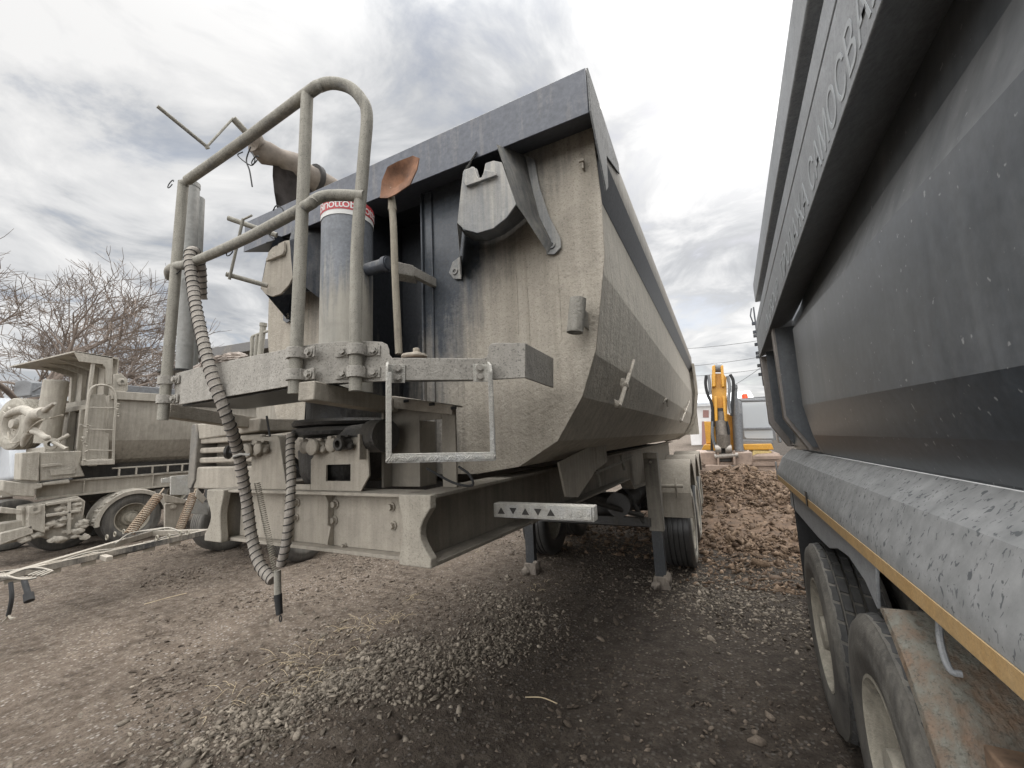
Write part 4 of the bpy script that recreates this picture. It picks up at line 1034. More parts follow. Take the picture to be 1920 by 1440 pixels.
lg = B(); lg.tube([V(-.9, 5.12, .72), V(-1.12, 5.0, 1.27)], .026, 10); lg.tube([V(-2.27, 5.12, .72), V(-2.05, 5.0, 1.27)], .026, 10); lg.box(-2.35, -.82, 5.10, 5.16, .68, .78)
lg.tube([V(-.9, 5.1, .80), V(-1.9, 4.2, 1.25)], .03, 8)
lg.build('leg_brace', 'dark', A, .004)
# axles, wheels, fenders
WR = .525; WY = (6.12, 7.43, 8.74)
w0 = make_wheel(WR, .375, 'tyredust', 'tyremud2', 'wheelrim', A)
for i, y in enumerate(WY):
    for sg in (1, -1):
        o = w0 if (i == 0 and sg == 1) else copy_tree(w0, A)
        if o is not w0:
            o.parent = A
        place(o, A, V(XC + sg * (1.165 - .19), y, WR), 0 if sg == 1 else PI)
ax = B()
for y in WY: ax.cyl(V(XC - .95, y, WR), V(XC + .95, y, WR), .065, 12)
for sg in (1, -1): ax.box(XC + sg * .52 - .04, XC + sg * .52 + .04, 5.7, 9.2, .78, .92)
ax.blob((XC, 5.6, .8), .25, 2, .2, 3, (1.8, .8, .7))
for x in (-.5, .45): ax.cyl(V(XC + x, 4.9, .95), V(XC + x, 6.3, .95), .14, 16)
ax.build('axle', 'dark', A)
FZ = .80
def fender(i, y, sg):
    fb = B(); xc0 = XC + sg * .975; hw = .22; R1 = WR + .065
    angs = [math.radians(a) for a in range(18, 163, 8)] if i else [math.radians(a) for a in range(18, 183, 8)]
    for k in range(len(angs) - 1):
        a, b_ = angs[k], angs[k + 1]
        P_ = [V(0, y + R1 * math.cos(a), FZ + R1 * math.sin(a)), V(0, y + R1 * math.cos(b_), FZ + R1 * math.sin(b_))]
        q0 = [V(xc0 - hw, P_[0].y, P_[0].z), V(xc0 + hw, P_[0].y, P_[0].z), V(xc0 + hw, P_[1].y, P_[1].z), V(xc0 - hw, P_[1].y, P_[1].z)]
        vs = [fb.bm.verts.new(v) for v in q0]; fb.bm.faces.new(vs)
        # rolled side lip
        xl = xc0 + sg * hw
        R2 = R1 - .05; r0 = [V(xl, P_[0].y, P_[0].z), V(xl, P_[1].y, P_[1].z), V(xl, y + R2 * math.cos(b_), FZ + R2 * math.sin(b_)), V(xl, y + R2 * math.cos(a), FZ + R2 * math.sin(a))]
        fb.bm.faces.new([fb.bm.verts.new(v) for v in r0])
    bmesh.ops.remove_doubles(fb.bm, verts=fb.bm.verts[:], dist=.0005)
    bmesh.ops.recalc_face_normals(fb.bm, faces=fb.bm.faces[:]); bmesh.ops.solidify(fb.bm, geom=fb.bm.faces[:], thickness=.008)
    return fb.build('fender', 'frame', A, 0, 40)
for i, y in enumerate(WY):
    for sg in (1, -1):
        fo = fender(i, y, sg)
        if i == 0 and sg == 1:
            b_ = B(); yb = y - WR - .075
            b_.plate([V(XC + .975 - .22, yb, .72), V(XC + .975 + .225, yb, .72), V(XC + .975 + .225, yb + .012, 1.02), V(XC + .975 - .22, yb + .012, 1.02)], (0, .006, 0)); b_.build('fender_apron', 'frame', fo, .002)
            b_ = B(); b_.tube([V(XC + .74, yb - .03, 1.10), V(XC + 1.12, yb - .03, 1.10)], .022, 12)
            for x in (.86, 1.04): b_.tube(smooth_path([V(XC + x, yb + .02, 1.19), V(XC + x, yb - .055, 1.11), V(XC + x, yb - .02, 1.04), V(XC + x, yb - .012, .96)], 4), .012, 6)
            b_.build('fender_strap', 'frame', fo)
# ================================================================== SHOVEL, CLOTH
sh = thing('shovel', 'shovel with a rusty square blade leaning upright beside the lift cylinder', 'shovel', W(748, 665, Y=1.30))
b_ = B(); b_.tube(smooth_path([W(734, 372, Y=1.33), W(738, 430, Y=1.32), W(741, 520, Y=1.31), W(748, 664, Y=1.30)], 6), .0155, 12); b_.build('handle', 'wood', sh)
b_ = B(); b_.tube([W(733, 352, Y=1.328), W(736, 395, Y=1.33)], .018, 12, True, [.010, .0205]); b_.build('socket', 'wood', sh)
b_ = B()
ol = [(713, 372), (716, 340), (727, 313), (745, 303), (775, 292), (787, 297), (783, 318), (770, 347), (742, 366), (728, 372)]
c0 = W(748, 335, Y=1.325); n = len(ol); vc = b_.bm.verts.new(c0 + V(0, .03, 0)); vr = [b_.bm.verts.new(W(u, v, Y=1.30)) for u, v in ol]
mid = [b_.bm.verts.new(W(748 + (u - 748) * .55, 335 + (v - 335) * .55, Y=1.318)) for u, v in ol]
for i in range(n):
    j = (i + 1) % n; b_.bm.faces.new((vr[i], vr[j], mid[j], mid[i])); b_.bm.faces.new((mid[i], mid[j], vc))
bmesh.ops.recalc_face_normals(b_.bm, faces=b_.bm.faces[:]); bmesh.ops.solidify(b_.bm, geom=b_.bm.faces[:], thickness=.004)
b_.build('blade', 'rust', sh, 0, 60)
rg = B(); q0 = onf(360, 690, P6, P5, -.04); q1 = onf(448, 668, P6, P5, -.03)
t_ = bmesh.ops.create_icosphere(rg.bm, subdivisions=5, radius=1); gd = (q1 - q0)
for v in t_['verts']:
    c_ = v.co.copy(); tt = (c_.x + 1) / 2; prof_ = .55 + .55 * math.sin(PI * min(1, tt * 1.1)) + .25 * math.sin(tt * 9)
    rdg = 1 - abs(noise.noise(c_ * 2.6 + V(3, 1, 2))) * 2.2; rdg2 = 1 - abs(noise.noise(c_ * 6 + V(1, 5, 2))) * 2
    k_ = .030 * prof_ * (.75 + .42 * rdg + .14 * rdg2)
    v.co = q0 + gd * tt + V(0, c_.y * k_ * 1.3, c_.z * k_ + .006)
for i, t in enumerate((.0, .03, .07)): rg.tube(smooth_path([q0 + V(-.04 - .008 * i, -.01, .010 - .012 * i), q0 + V(.03, -.018, .014 - .010 * i)], 4), .009, 8)
rgo = rg.build('work_glove', 'cloth'); tag(rgo, 'crumpled dusty work glove lying on the platform edge behind the wrapped hose', 'glove')
# ================================================================== RIGHT TRAILER
# built in its own straight coordinates, then turned 1.3 degrees and dipped 0.9 degrees at the rear about RPIV
RPIV = V(.45, 2, 0)
Rt = thing('dump_trailer', 'clean dark grey tipping trailer on the right with lettered top rail and amber stripe', 'dump trailer', RPIV)
YR0, YR1 = -2.2, 5.45
WALL = [(.62, 2.74), (.612, 2.66), (.60, 2.485), (.525, 2.228), (.52, 1.787), (.555, 1.68), (.605, 1.585)]
WSL = [0, 0, .037, .076, .040, .01, 0]                 # the pressed folds climb slightly towards the rear
rb = B(); YP = 3.55
def wallat(y):
    return [V(x, y, z + WSL[i] * max(y, -.5)) for i, (x, z) in enumerate(WALL)]
rb.loops([wallat(y) for y in (YR0, 0, 1, 2, YP)], False, False)
rb.loops([wallat(YP), [V(.64, YP + .35, p_.z) for p_ in wallat(YP)], [V(.64, YR1, p_.z) for p_ in wallat(YP)]], False, False)
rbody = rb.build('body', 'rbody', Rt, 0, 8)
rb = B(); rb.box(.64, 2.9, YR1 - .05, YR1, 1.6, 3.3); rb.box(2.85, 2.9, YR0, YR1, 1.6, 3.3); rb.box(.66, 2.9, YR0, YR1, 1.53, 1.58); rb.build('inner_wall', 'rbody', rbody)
xr = .42; zb_, zt_ = 2.622, 2.892; YT = 4.25
rb = B(); rb.plate([V(xr, YR0, zb_), V(xr, YR0, zt_), V(.63, YR0, zt_), V(.63, YR0, zb_ + .12)], (0, YT - YR0, 0)); panel = rb.build('lettered_rail', 'rrail', rbody, .006)
rb = B(); rb.plate([V(xr, YT + .001, zb_), V(xr, YT + .001, zt_), V(.63, YT + .001, zt_), V(.63, YT + .001, zb_ + .06)], (0, YR1 - YT - .05, 0)); rb.build('rail_end', 'rrail', rbody, .004)
rb = B(); rb.plate([V(xr + .002, YR0, 2.905), V(xr + .002, YR0, 3.01), V(.50, YR0, 3.05), V(.50, YR0, 2.905)], (0, YR1 - .1 - YR0, 0)); rb.build('ledge_rail', 'rrail', rbody, .005)
x3 = .42
rb = B(); rb.plate([V(x3, YR0, 3.165), V(x3, YR0, 3.365), V(x3 + .06, YR0, 3.38), V(x3 + .14, YR0, 3.36), V(x3 + .14, YR0, 3.165)], (0, YR1 - .45 - YR0, 0)); rb.build('top_rail', 'rrail', rbody, .008)
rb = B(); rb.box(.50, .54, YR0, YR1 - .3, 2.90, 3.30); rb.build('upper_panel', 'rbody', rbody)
for k_, (word, ya, yb) in enumerate((('LIN GROUP', 4.22, 3.08), ('ПРОДАЖА', 2.88, 1.91), ('САМОСВАЛОВ', 1.84, .72))):
    me = textmesh(word, .30, .0008, 1.0)
    bmt = bmesh.new(); bmt.from_mesh(me)
    lo = min(v.co.x for v in bmt.verts); hi = max(v.co.x for v in bmt.verts); top_ = .30 * .73
    for v in bmt.verts:
        x, y = (v.co.x - lo) / (hi - lo), v.co.y
        v.co = V(xr - .0012 - v.co.z, ya + (yb - ya) * x, 2.652 + y / top_ * .125)
    tb = B(); tb.bm.free(); tb.bm = bmt; tb.build('lettering', 'text', panel)
def post(x, y, w_):
    pb = B(); pb.plate([V(x, y, zb_ - .001), V(x, y, 1.86), V(.58, y, 1.60), V(.66, y, 1.60), V(.66, y, zb_ - .001)], (0, w_, 0)); return pb.build('post', 'postpaint', rbody, .004)
post(.44, 3.98, .11); post(.43, YR1 - .10, .10)
def gus(y):
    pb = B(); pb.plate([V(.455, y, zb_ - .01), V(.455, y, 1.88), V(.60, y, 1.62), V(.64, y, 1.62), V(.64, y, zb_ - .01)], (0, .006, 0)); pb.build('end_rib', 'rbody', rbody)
gus(3.95); gus(5.0)
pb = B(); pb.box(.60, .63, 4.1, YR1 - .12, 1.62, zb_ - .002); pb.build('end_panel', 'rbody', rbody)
ch_ = B(); ch_.box(.425, .44, YR1 + .02, YR1 + .05, 2.3, 3.25)
for i in range(8): ch_.box(.395, .426, YR1 + .02, YR1 + .06, 2.42 + i * .085 + .02 * (i % 3), 2.455 + i * .085 + .02 * (i % 3))
ch_.tube([V(.41, YR1 + .03, 3.05), V(.39, YR1 + .03, 3.15), V(.41, YR1 + .03, 3.24)], .008, 6)
ch_.build('latch_rack', 'bracketd', rbody, .003)
sl = B()
pf = [(.61, 1.583), (.505, 1.492), (.450, 1.365), (.442, 1.32)]
sl.loops([[V(x, y, z) for x, z in pf + [(.445, 1.24), (.62, 1.26)]] for y in (YR0, 0, 2, YR1 - .14)], True, True)
sill = sl.build('sill', 'sill', Rt, .012, 14)
sl = B(); sl.box(.437, .4405, YR0, YR1 - .15, 1.258, 1.305); sl.build('reflective_stripe', 'tape', sill)
sl = B(); sl.box(.436, .448, YR1 - .139, YR1 - .09, 1.25, 1.44); sl.build('sill_end', 'rrail', sill, .003)
sl = B(); sl.box(.432, .4365, 3.27, 3.33, 1.26, 1.345); sl.box(.4315, .4365, 3.25, 3.35, 1.345, 1.352); sl.build('side_lamp', 'dark', sill, .003)
sk = B(); xk = .455
pts = [(4.43, 1.25), (4.55, 1.09), (3.2, 1.085), (2.85, 1.098), (2.62, 1.15), (2.38, 1.167), (2.145, 1.132), (2.022, 1.071), (1.95, 1.25)]
sk.plate([V(xk, y, z) for y, z in pts], (.012, 0, 0)); sk.build('skirt', 'rrail', Rt, .003)
sk = B(); sk.box(.72, .84, YR0, YR1 - .3, 1.05, 1.23); sk.box(2.6, 2.72, YR0, YR1 - .3, 1.05, 1.23); sk.build('chassis', 'dark', Rt, .004)
sk = B(); sk.plate([V(.45, 4.25, 1.24), V(.45, 4.25, .45), V(.80, 4.25, .45), V(.80, 4.25, 1.24)], (0, .012, 0)); sk.build('mudflap', 'black', Rt, .004)
# near fender
fe = B(); hwf = .20
fy = 2.0; R1 = .69
ang = [math.radians(a) for a in range(114, 235, 8)]
rows_ = []
for a in ang:
    y, z = fy + R1 * math.cos(a), .51 + R1 * math.sin(a) * 1.05
    rows_.append([V(.40, y, z), V(.405, y - .02, z + .006), V(.44, y - .035, z + .012), V(.84, y - .035, z + .012)])
fe.loops(rows_, False, False)
bmesh.ops.recalc_face_normals(fe.bm, faces=fe.bm.faces[:]); bmesh.ops.solidify(fe.bm, geom=fe.bm.faces[:], thickness=.007)
fen = fe.build('fender', 'fender', Rt, 0, 40)
fe = B(); q = V(.47, 1.50, 1.17); fe.tube(smooth_path([q + V(0.02, .05, .05), q, q + V(0, -.03, -.05), q + V(.02, -.035, -.055)], 5), .008, 8); fe.build('fender_hook', 'rrail', fen)
fe = B(); fe.box(.47, .62, 1.255, 1.36, .70, 1.02); fe.build('fender_stay', plain('rusty_stay', (.17, .11, .07), .9, var=.5, scale=16, bump=.6), fen, .006)
wr = make_wheel(.52, .30, 'tyre', 'tyredust', 'wheelrim', Rt, blocks=34, n=72)
place(wr, Rt, V(.40 + .15, 2.0, .51), PI)
for (x, y, rz) in ((.55, 3.27, PI), (.90, 2.0, PI), (.90, 3.27, PI), (2.6, 2.0, 0), (2.6, 3.27, 0)):
    place(copy_tree(wr, Rt), Rt, V(x, y, .50), rz)
ax = B()
for y in (2.0, 3.27): ax.cyl(V(.6, y, .5), V(2.6, y, .5), .07, 12)
ax.build('axle', 'dark', Rt)
Rt.rotation_euler = (math.radians(-.876), 0, math.radians(-1.261))
# ================================================================== SECOND TRAILER, CAKED IN MUD
BX = -11.0; XB = BX - 1.21
T2 = thing('dump_trailer', 'mud caked tipping trailer with a canopy hood, spare tyre and ladder, at the left', 'dump trailer', (XB, 5, 0))
def at2(pts): return [W(u, v, X=BX) for u, v in pts]
def slab(name, px_, t, mat, parent, X=BX, bev=.01, dx=0.):
    pts = [W(u, v, X=X) for u, v in px_]; pts = [V(p_.x + dx, p_.y, p_.z) for p_ in pts]
    return B().plate(pts, (-t, 0, 0)).build(name, mat, parent, bev)
s = B()
H2 = [(1.19, 3.02), (1.20, 2.7), (1.19, 2.45), (1.12, 2.1), (1.02, 1.9), (.88, 1.72), (.70, 1.6), (.4, 1.56)]
pr2 = [(XB + x, z) for x, z in H2] + [(XB - x, z) for x, z in H2[::-1]]
s.loops([[V(x, y, z) for x, z in pr2] for y in (3.72, 5, 7, 9, 11)], False, False)
b2 = s.build('body', 'mudside', T2, 0, 15)
s = B(); s.plate([V(XB + .1 * 0 + x, 3.70, z) for x, z in [(q[0] - XB, q[1]) for q in pr2]], (0, .015, 0)); s.build('bulkhead', 'mud', b2)
s = B(); s.box(XB + 1.15, XB + 1.27, 3.72, 11, 2.93, 3.10); s.box(XB - 1.27, XB - 1.15, 3.72, 11, 2.93, 3.10); s.build('side_rim', 'mudside', b2, .01)
# hood
s = B(); zc = 3.84
a, c, d, e = V(BX, 3.13, 3.84), V(BX, 3.78, 3.80), V(XB - 1.2, 3.78, 3.80), V(-13.5, 2.87, 3.80)
s.plate([a, c, d, e], (0, 0, -.03)); s.build('hood', 'mud', b2, .004)
s = B()
slab('hood_cheek', [(139, 658), (212, 669), (210, 722), (200, 720), (199, 690), (193, 683), (150, 678)], .05, 'mud', b2, bev=.006)
slab('hood_post', [(173, 680), (180, 680), (172, 745), (165, 745)], .06, 'mud', b2, dx=-.02)
s = B(); s.plate([V(BX - .05, 3.79, 3.79), V(BX - .05, 3.79, 2.9), V(XB - 1.2, 3.79, 2.9), V(XB - 1.2, 3.79, 3.79)], (0, .02, 0)); s.build('upper_bulkhead', 'mud', b2)
for k in range(4):
    s = B(); x = BX - .35 - k * .55; s.plate([V(x, 3.78, 3.78), V(x, 3.78, 2.95), V(x, 3.72, 2.95), V(x, 3.70, 3.6), V(x, 3.15, 3.79)], (-.03, 0, 0)); s.build('hood_rib', 'mud', b2)
s = B(); s.box(XB - 1.1, XB + 1.05, 3.60, 3.70, 2.78, 2.88); s.build('shelf', 'mud', b2, .01)
for (x, w_) in ((BX - .25, .10), (BX - .95, .08), (BX - 1.5, .08)):
    s = B(); s.box(x - w_, x, 3.58, 3.69, 1.6, 2.78); s.build('bulkhead_post', 'mud', b2, .008)
slab('lamp_bracket', [(212, 702), (228, 700), (240, 712), (240, 732), (230, 738), (213, 736)], .05, 'mud', b2)
s = B(); q = W(228, 716, X=BX + .01); s.lathe(q, (1, 0, 0), [(.03, 0), (.075, 0), (.08, .02), (.06, .03), (.03, .03)], 18); s.build('eye', 'mud', b2)
# spare wheel
sp_ = make_wheel(.53, .38, 'mud', 'tyremud', 'mud', T2, 'spare_wheel'); q = W(40, 795, Y=3.0)
place(sp_, T2, V(q.x, 3.02, q.z), -PI / 2 + .17)
s = B(); a, c = W(106, 712, Y=3.25), W(88, 830, Y=3.25)
s.lathe(c, (a - c), [(.0, 0), (.19, 0), (.19, (a - c).length - .03), (.17, (a - c).length - .01), (.13, (a - c).length), (0, (a - c).length)], 32); s.build('lift_cylinder', 'mud', T2)
s = B(); s.box(W(70, 830, Y=3.25).x, W(105, 830, Y=3.25).x, 3.1, 3.45, 1.83, 2.02); s.build('cylinder_mount', 'mud', T2, .02)
s = B(); q = W(98, 832, Y=3.0); s.lathe(q, (.7, -.7, 0), [(.05, -.03), (.10, -.03), (.11, .03), (.05, .04)], 16)
s.tube([q, W(130, 815, Y=3.2)], .035, 8); s.tube([q + V(0, 0, .04), W(125, 842, Y=3.1)], .03, 8); s.build('lever', 'mud', T2)
slab('front_box', [(39, 849), (74, 846), (72, 903), (37, 900)], .35, 'mud', T2, dx=.03, bev=.02)
slab('front_panel', [(74, 848), (153, 845), (150, 870), (160, 893), (75, 902)], .5, 'mud', T2, bev=.02)
slab('hatch', [(93, 880), (140, 877), (140, 888), (94, 892)], .02, 'mud', T2, dx=.03, bev=.004)
slab('catch', [(75, 871), (112, 868), (116, 872), (75, 877)], .02, 'mud', T2, dx=.04, bev=.006)
slab('front_beam', [(5, 900), (40, 905), (80, 906), (80, 915), (66, 918), (66, 932), (20, 930), (5, 920)], .6, 'mud', T2, bev=.02)
slab('mud_lump', [(80, 905), (130, 898), (133, 906), (80, 911)], .3, 'mud', T2, bev=.02)
# ladder
lx = BX + .06
la = B()
pts = [W(u, v, X=lx) for u, v in ((157, 868), (160, 800), (166, 745), (172, 728), (185, 722), (203, 724), (214, 735), (217, 760), (214, 800), (212, 865))]
la.tube(smooth_path(pts, 5), .022, 8)
for v in (765, 806, 845): la.tube([W(166, v - 1, X=lx), W(214, v, X=lx)], .012, 6)
la.tube([W(157, 864, X=lx), W(212, 862, X=lx)], .02, 6)
lad = la.build('ladder', 'mud', T2)
slab('ladder_step', [(152, 865), (212, 862), (212, 871), (152, 873)], .12, 'mud', lad, dx=.08)
slab('ladder_back', [(166, 740), (200, 738), (208, 800), (206, 862), (162, 862)], .02, 'mud', lad, dx=-.06)
la = B()
for k in range(14): la.blob(W(159 + 3 * math.sin(k), 800 + k * 5.2, X=lx + .0), random.uniform(.018, .04), 1, .9, 4)
for k in range(5): la.blob(W(152 + k * 4, 797 + 2 * math.sin(k * 2), X=lx + .0), .022, 1, .9, 4)
for k in range(6): la.blob(W(221, 758 + k * 4.5, X=lx + .0), .022, 1, .9, 4)
la.build('mud_crust', 'mud', lad, 0, 80)
# chassis, subframe
s = B(); s.box(BX - .32, BX - .20, 2.9, 10.5, 1.05, 1.09); s.box(BX - .32, BX - .20, 2.9, 10.5, 1.33, 1.37); s.box(BX - .27, BX - .25, 2.9, 10.5, 1.09, 1.33)
s.box(BX - 2.2, BX - 2.08, 2.9, 10.5, 1.05, 1.37)
for y in (3.5, 4.6, 6): s.box(BX - .25, BX - .2, y, y + .02, 1.09, 1.33)
s.build('chassis', 'mudside', T2, .005)
s = B(); s.box(BX - 2.0, BX - .40, 3.4, 10.5, 1.0, 1.62); s.build('underbody', 'dark', T2)
s = B()
for k in range(5): s.box(BX - .2, BX - .17, 4.0 + k * .28, 4.03 + k * .28, 1.372, 1.52)
s.box(BX - .2, BX - .17, 3.9, 5.3, 1.52, 1.55); s.build('rack', 'mud', T2, .004)
slab('subframe', [(0, 983), (60, 975), (70, 1010), (0, 1024)], .3, 'mud', T2, bev=.02, dx=-.12)
slab('subframe', [(45, 950), (95, 940), (150, 930), (165, 940), (160, 975), (140, 1010), (120, 1020), (80, 1006), (60, 1000), (45, 985)], .3, 'mud', T2, bev=.02, dx=-.1)
for pl_ in ([(52, 950), (84, 945), (84, 1000), (52, 990)], [(86, 964), (150, 955), (150, 960), (86, 970)], [(86, 943), (150, 934), (150, 939), (86, 949)], [(126, 940), (133, 939), (133, 1000), (126, 1003)], [(0, 1000), (60, 985), (62, 1000), (0, 1022)], [(0, 950), (40, 955), (40, 965), (0, 962)]):
    slab('subframe_rib', pl_, .14, 'mud', T2, bev=.012, dx=.02)
s = B()
for k in range(34):
    u = random.uniform(45, 160); v = random.uniform(945, 1012); s.blob(W(u, v, X=BX - .01), random.uniform(.03, .075), 2, .9, 2.2, (.35, 1.2, .8))
q = W(65, 955, X=BX + .05); s.lathe(q, (1, 0, 0), [(.03, 0), (.07, 0), (.075, .03), (.03, .03)], 14)
s.build('mud_crust', 'mud', T2, 0, 80)
# wheels and arched fender
w2 = make_wheel(.50, .36, 'tyremud', 'tyredust', 'wheelrim', T2)
place(w2, T2, V(BX - .20, 4.24, .50), 0)
for (x, y, rz) in ((BX - .9, 3.45, 0), (BX - 2.15, 4.24, PI), (BX - 2.15, 3.02, PI), (BX - .2, 8, 0), (BX - .2, 9.3, 0)): place(copy_tree(w2, T2), T2, V(x, y, .50), rz)
s = B(); rows_ = []
for a in range(8, 186, 8):
    a = math.radians(a); R1 = .60
    y, z = 4.24 + R1 * math.cos(a), .46 + R1 * math.sin(a); y2, z2 = 4.24 + (R1 - .07) * math.cos(a), .46 + (R1 - .07) * math.sin(a)
    rows_.append([V(BX + .03, y2, z2), V(BX + .04, y, z), V(BX - .08, y + .0, z + .03), V(BX - .42, y, z + .03)])
s.loops(rows_, False, False); bmesh.ops.recalc_face_normals(s.bm, faces=s.bm.faces[:]); bmesh.ops.solidify(s.bm, geom=s.bm.faces[:], thickness=.02)
s.build('fender', 'mud', T2, 0, 50)
s = B()
for k in range(30):
    a = math.radians(random.uniform(50, 180)); s.blob(V(BX - random.uniform(.0, .2), 4.24 + .60 * math.cos(a), .46 + .60 * math.sin(a)), random.uniform(.03, .06), 2, .9, 2.5, (1.2, .9, .6))
s.build('mud_crust', 'mud', T2, 0, 80)
# mud coated stuffed animal tied to the spare wheel and cylinder
toy = B(); YA = 2.62; P_ = lambda u, v, dy=0: W(u, v, Y=YA + dy)
toy.tube(smooth_path([P_(84, 775), P_(70, 778), P_(62, 790), P_(58, 805), P_(56, 815)], 5), .1, 14, True, [.05 + .065 * math.sin(PI * min(1, .25 + i / 26)) for i in range(21)])
toy.tube(smooth_path([P_(54, 768, .02), P_(40, 769), P_(25, 773, -.03), P_(14, 779, -.05), P_(11, 780, -.05)], 5), .06, 14, True, [.05, .06, .072, .08, .085, .085, .082, .078, .073, .068, .064, .062, .06, .055, .052, .05, .046, .042, .036, .03, .015][:21])
toy.tube(smooth_path([P_(50, 770), P_(60, 776), P_(70, 782)], 5), .08, 12)
toy.tube(smooth_path([P_(74, 776), P_(84, 770), P_(94, 762), P_(102, 756)], 4), .04, 10, True, [.055 - .0025 * i for i in range(13)])
toy.tube(smooth_path([P_(64, 808), P_(74, 812), (P_(82, 818)), P_(90, 822)], 4), .04, 10, True, [.06, .058, .055, .05, .048, .046, .044, .042, .042, .044, .046, .05, .03])
toy.tube(smooth_path([P_(54, 812), P_(46, 824), P_(42, 838)], 4), .04, 10, True, [.055, .055, .05, .05, .048, .045, .04, .035, .02])
toy.tube([P_(12, 776, -.05), P_(6, 772, -.05)], .012, 6); toy.tube([P_(20, 768), P_(16, 764)], .02, 6)
to = toy.build('stuffed_animal', 'mud', None, 0, 80); tag(to, 'mud coated stuffed toy animal tied onto the spare tyre at the far left', 'toy')
rp_ = B(); rp_.tube(smooth_path([P_(118, 778, .2), P_(95, 784, .15), P_(78, 788, -.05), P_(60, 800, -.06), P_(40, 825, 0), P_(20, 830, .1), P_(15, 810, .2)], 6), .012, 6); rp_.build('tie_rope', 'rope', to)
# ================================================================== THIRD TRAILER WITH ITS DRAWBAR, BEHIND
XC3 = -7.25; Y3 = 4.75
T3 = thing('dump_trailer', 'dump trailer mostly hidden behind the wrapped hoses, its long cable laden drawbar reaching out left', 'dump trailer', (XC3, 6, 0))
s = B(); pr3 = [(XC3 + x * .96, z + .1) for x, z in H2] + [(XC3 - x * .96, z + .1) for x, z in H2[::-1]]
s.loops([[V(x, y, z) for x, z in pr3] for y in (Y3 + .35, 7, 10.5)], False, False); b3 = s.build('body', 'mudside', T3, 0, 15)
s = B(); s.plate([V(x, Y3 + .34, z) for x, z in pr3], (0, .01, 0)); s.build('bulkhead', 'mudside', b3)
s = B(); a, c = W(352, 660, Y=4.2), W(505, 636, Y=4.2)
s.plate([V(a.x, 4.2, a.z), V(c.x + .3, 4.2, c.z), V(c.x + .3, 5.1, 3.15), V(a.x, 5.1, 3.15)], (0, 0, -.05)); s.plate([V(a.x, 4.19, a.z), V(c.x + .3, 4.19, c.z), V(c.x + .3, 4.19, c.z - .17), V(a.x, 4.19, a.z - .17)], (0, .03, 0)); s.build('hood', dusty('dark_hood_paint', paint=(.06, .055, .05), dust=(.22, .2, .17), amt=.35), b3, .008)
s = B(); s.tube([W(494, 607, Y=3.9), W(487, 672, Y=3.9)], .045, 14); s.tube([W(494, 606, Y=3.9), W(493.5, 612, Y=3.9)], .055, 14)
s.tube([W(482, 628, Y=3.9), W(478, 680, Y=3.9)], .03, 10); s.tube([W(474, 632, Y=3.9), W(470, 680, Y=3.9)], .025, 10)
s.tube(smooth_path([W(472, 650, Y=3.9), W(472, 634, Y=3.9), W(480, 628, Y=3.9), W(505, 620, Y=3.9)], 5), .022, 8); s.build('handrail', 'pipe', b3)
w3 = make_wheel(.50, .34, 'tyredust', 'tyredust', 'wheelrim', T3)
place(w3, T3, V(XC3 + 1.05, 4.55, .5), 0); place(copy_tree(w3, T3), T3, V(XC3 - 1.05, 4.55, .5), PI)
for y in (8, 9.3):
    for sg in (1, -1): place(copy_tree(w3, T3), T3, V(XC3 + sg * 1.05, y, .5), 0 if sg > 0 else PI)
s = B(); s.cyl(V(XC3 - 1, 4.55, .5), V(XC3 + 1, 4.55, .5), .06, 12); s.box(XC3 - .5, XC3 + .5, 3.9, 9.9, .95, 1.2); s.box(XC3 - .45, XC3 - .3, 5.2, 9.9, 1.19, 1.70); s.box(XC3 + .3, XC3 + .45, 5.2, 9.9, 1.19, 1.70); s.lathe((XC3, 4.55, .85), (0, 0, 1), [(.3, -.05), (.55, -.05), (.55, .05), (.3, .05)], 30); s.build('chassis', 'dark', T3, .01)
slab('white_plate', [(320, 893), (357, 890), (357, 928), (320, 928)], .03, 'alu', T3, X=-8.3, bev=.006)
slab('mount_plate', [(303, 897), (322, 895), (322, 905), (303, 905)], .03, 'alu', T3, X=-8.32, bev=.006)
# A shaped drawbar
def rail3(pts, h, w_, name, mat, zs=None):
    a, c = pts; a = Vector(a); c = Vector(c); d = (c - a); n = V(d.y, -d.x, 0).normalized() * w_ / 2
    bb = B(); bb.loops([[p_ + n, p_ - n, p_ - n + V(0, 0, h), p_ + n + V(0, 0, h)] for p_ in (a, c)])
    return bb.build(name, mat, T3, .004)
tip = W(-40, 1098, Z=.56); A1 = W(388, 1002, Z=.60); A2 = W(285, 1004, Z=.60)
rail3((tip, A1), .07, .07, 'drawbar_rail', dusty('drawbar_paint', paint=(.045, .045, .045), dust=(.34, .31, .26), amt=.5))
rail3((W(20, 1085, Z=.56), A2), .07, .07, 'drawbar_rail', 'frame')
rail3((A2, A1 + V(.0, 0, 0)), .07, .07, 'drawbar_crossbar', 'frame')
rail3((W(160, 1038, Z=.57), W(205, 1052, Z=.57)), .05, .06, 'drawbar_crossbar', 'frame')
s = B()
for k in range(5):
    pts = []; ph = random.random() * 6
    for i in range(16):
        t = i / 15; p_ = tip.lerp(A1, t) + V(.0, -.045, .015 + .055 * (k % 3) / 2)
        p_ += V(.02 * math.sin(t * 11 + ph), -.02 + .015 * math.cos(t * 9 + ph), .022 * math.sin(t * 17 + ph) - .03 * (k == 4)); pts.append(p_)
    s.tube(smooth_path(pts, 3), .009, 6)
for k in range(4):
    q = W(38 + 6 * k, 1075 + 2 * k, Z=.66); s.tube([q + V(.20 * math.cos(a) * (1 + .1 * k), .13 * math.sin(a), .01 * k + .01 * math.sin(3 * a)) for a in np.linspace(0, 6.1, 26)], .009, 6)
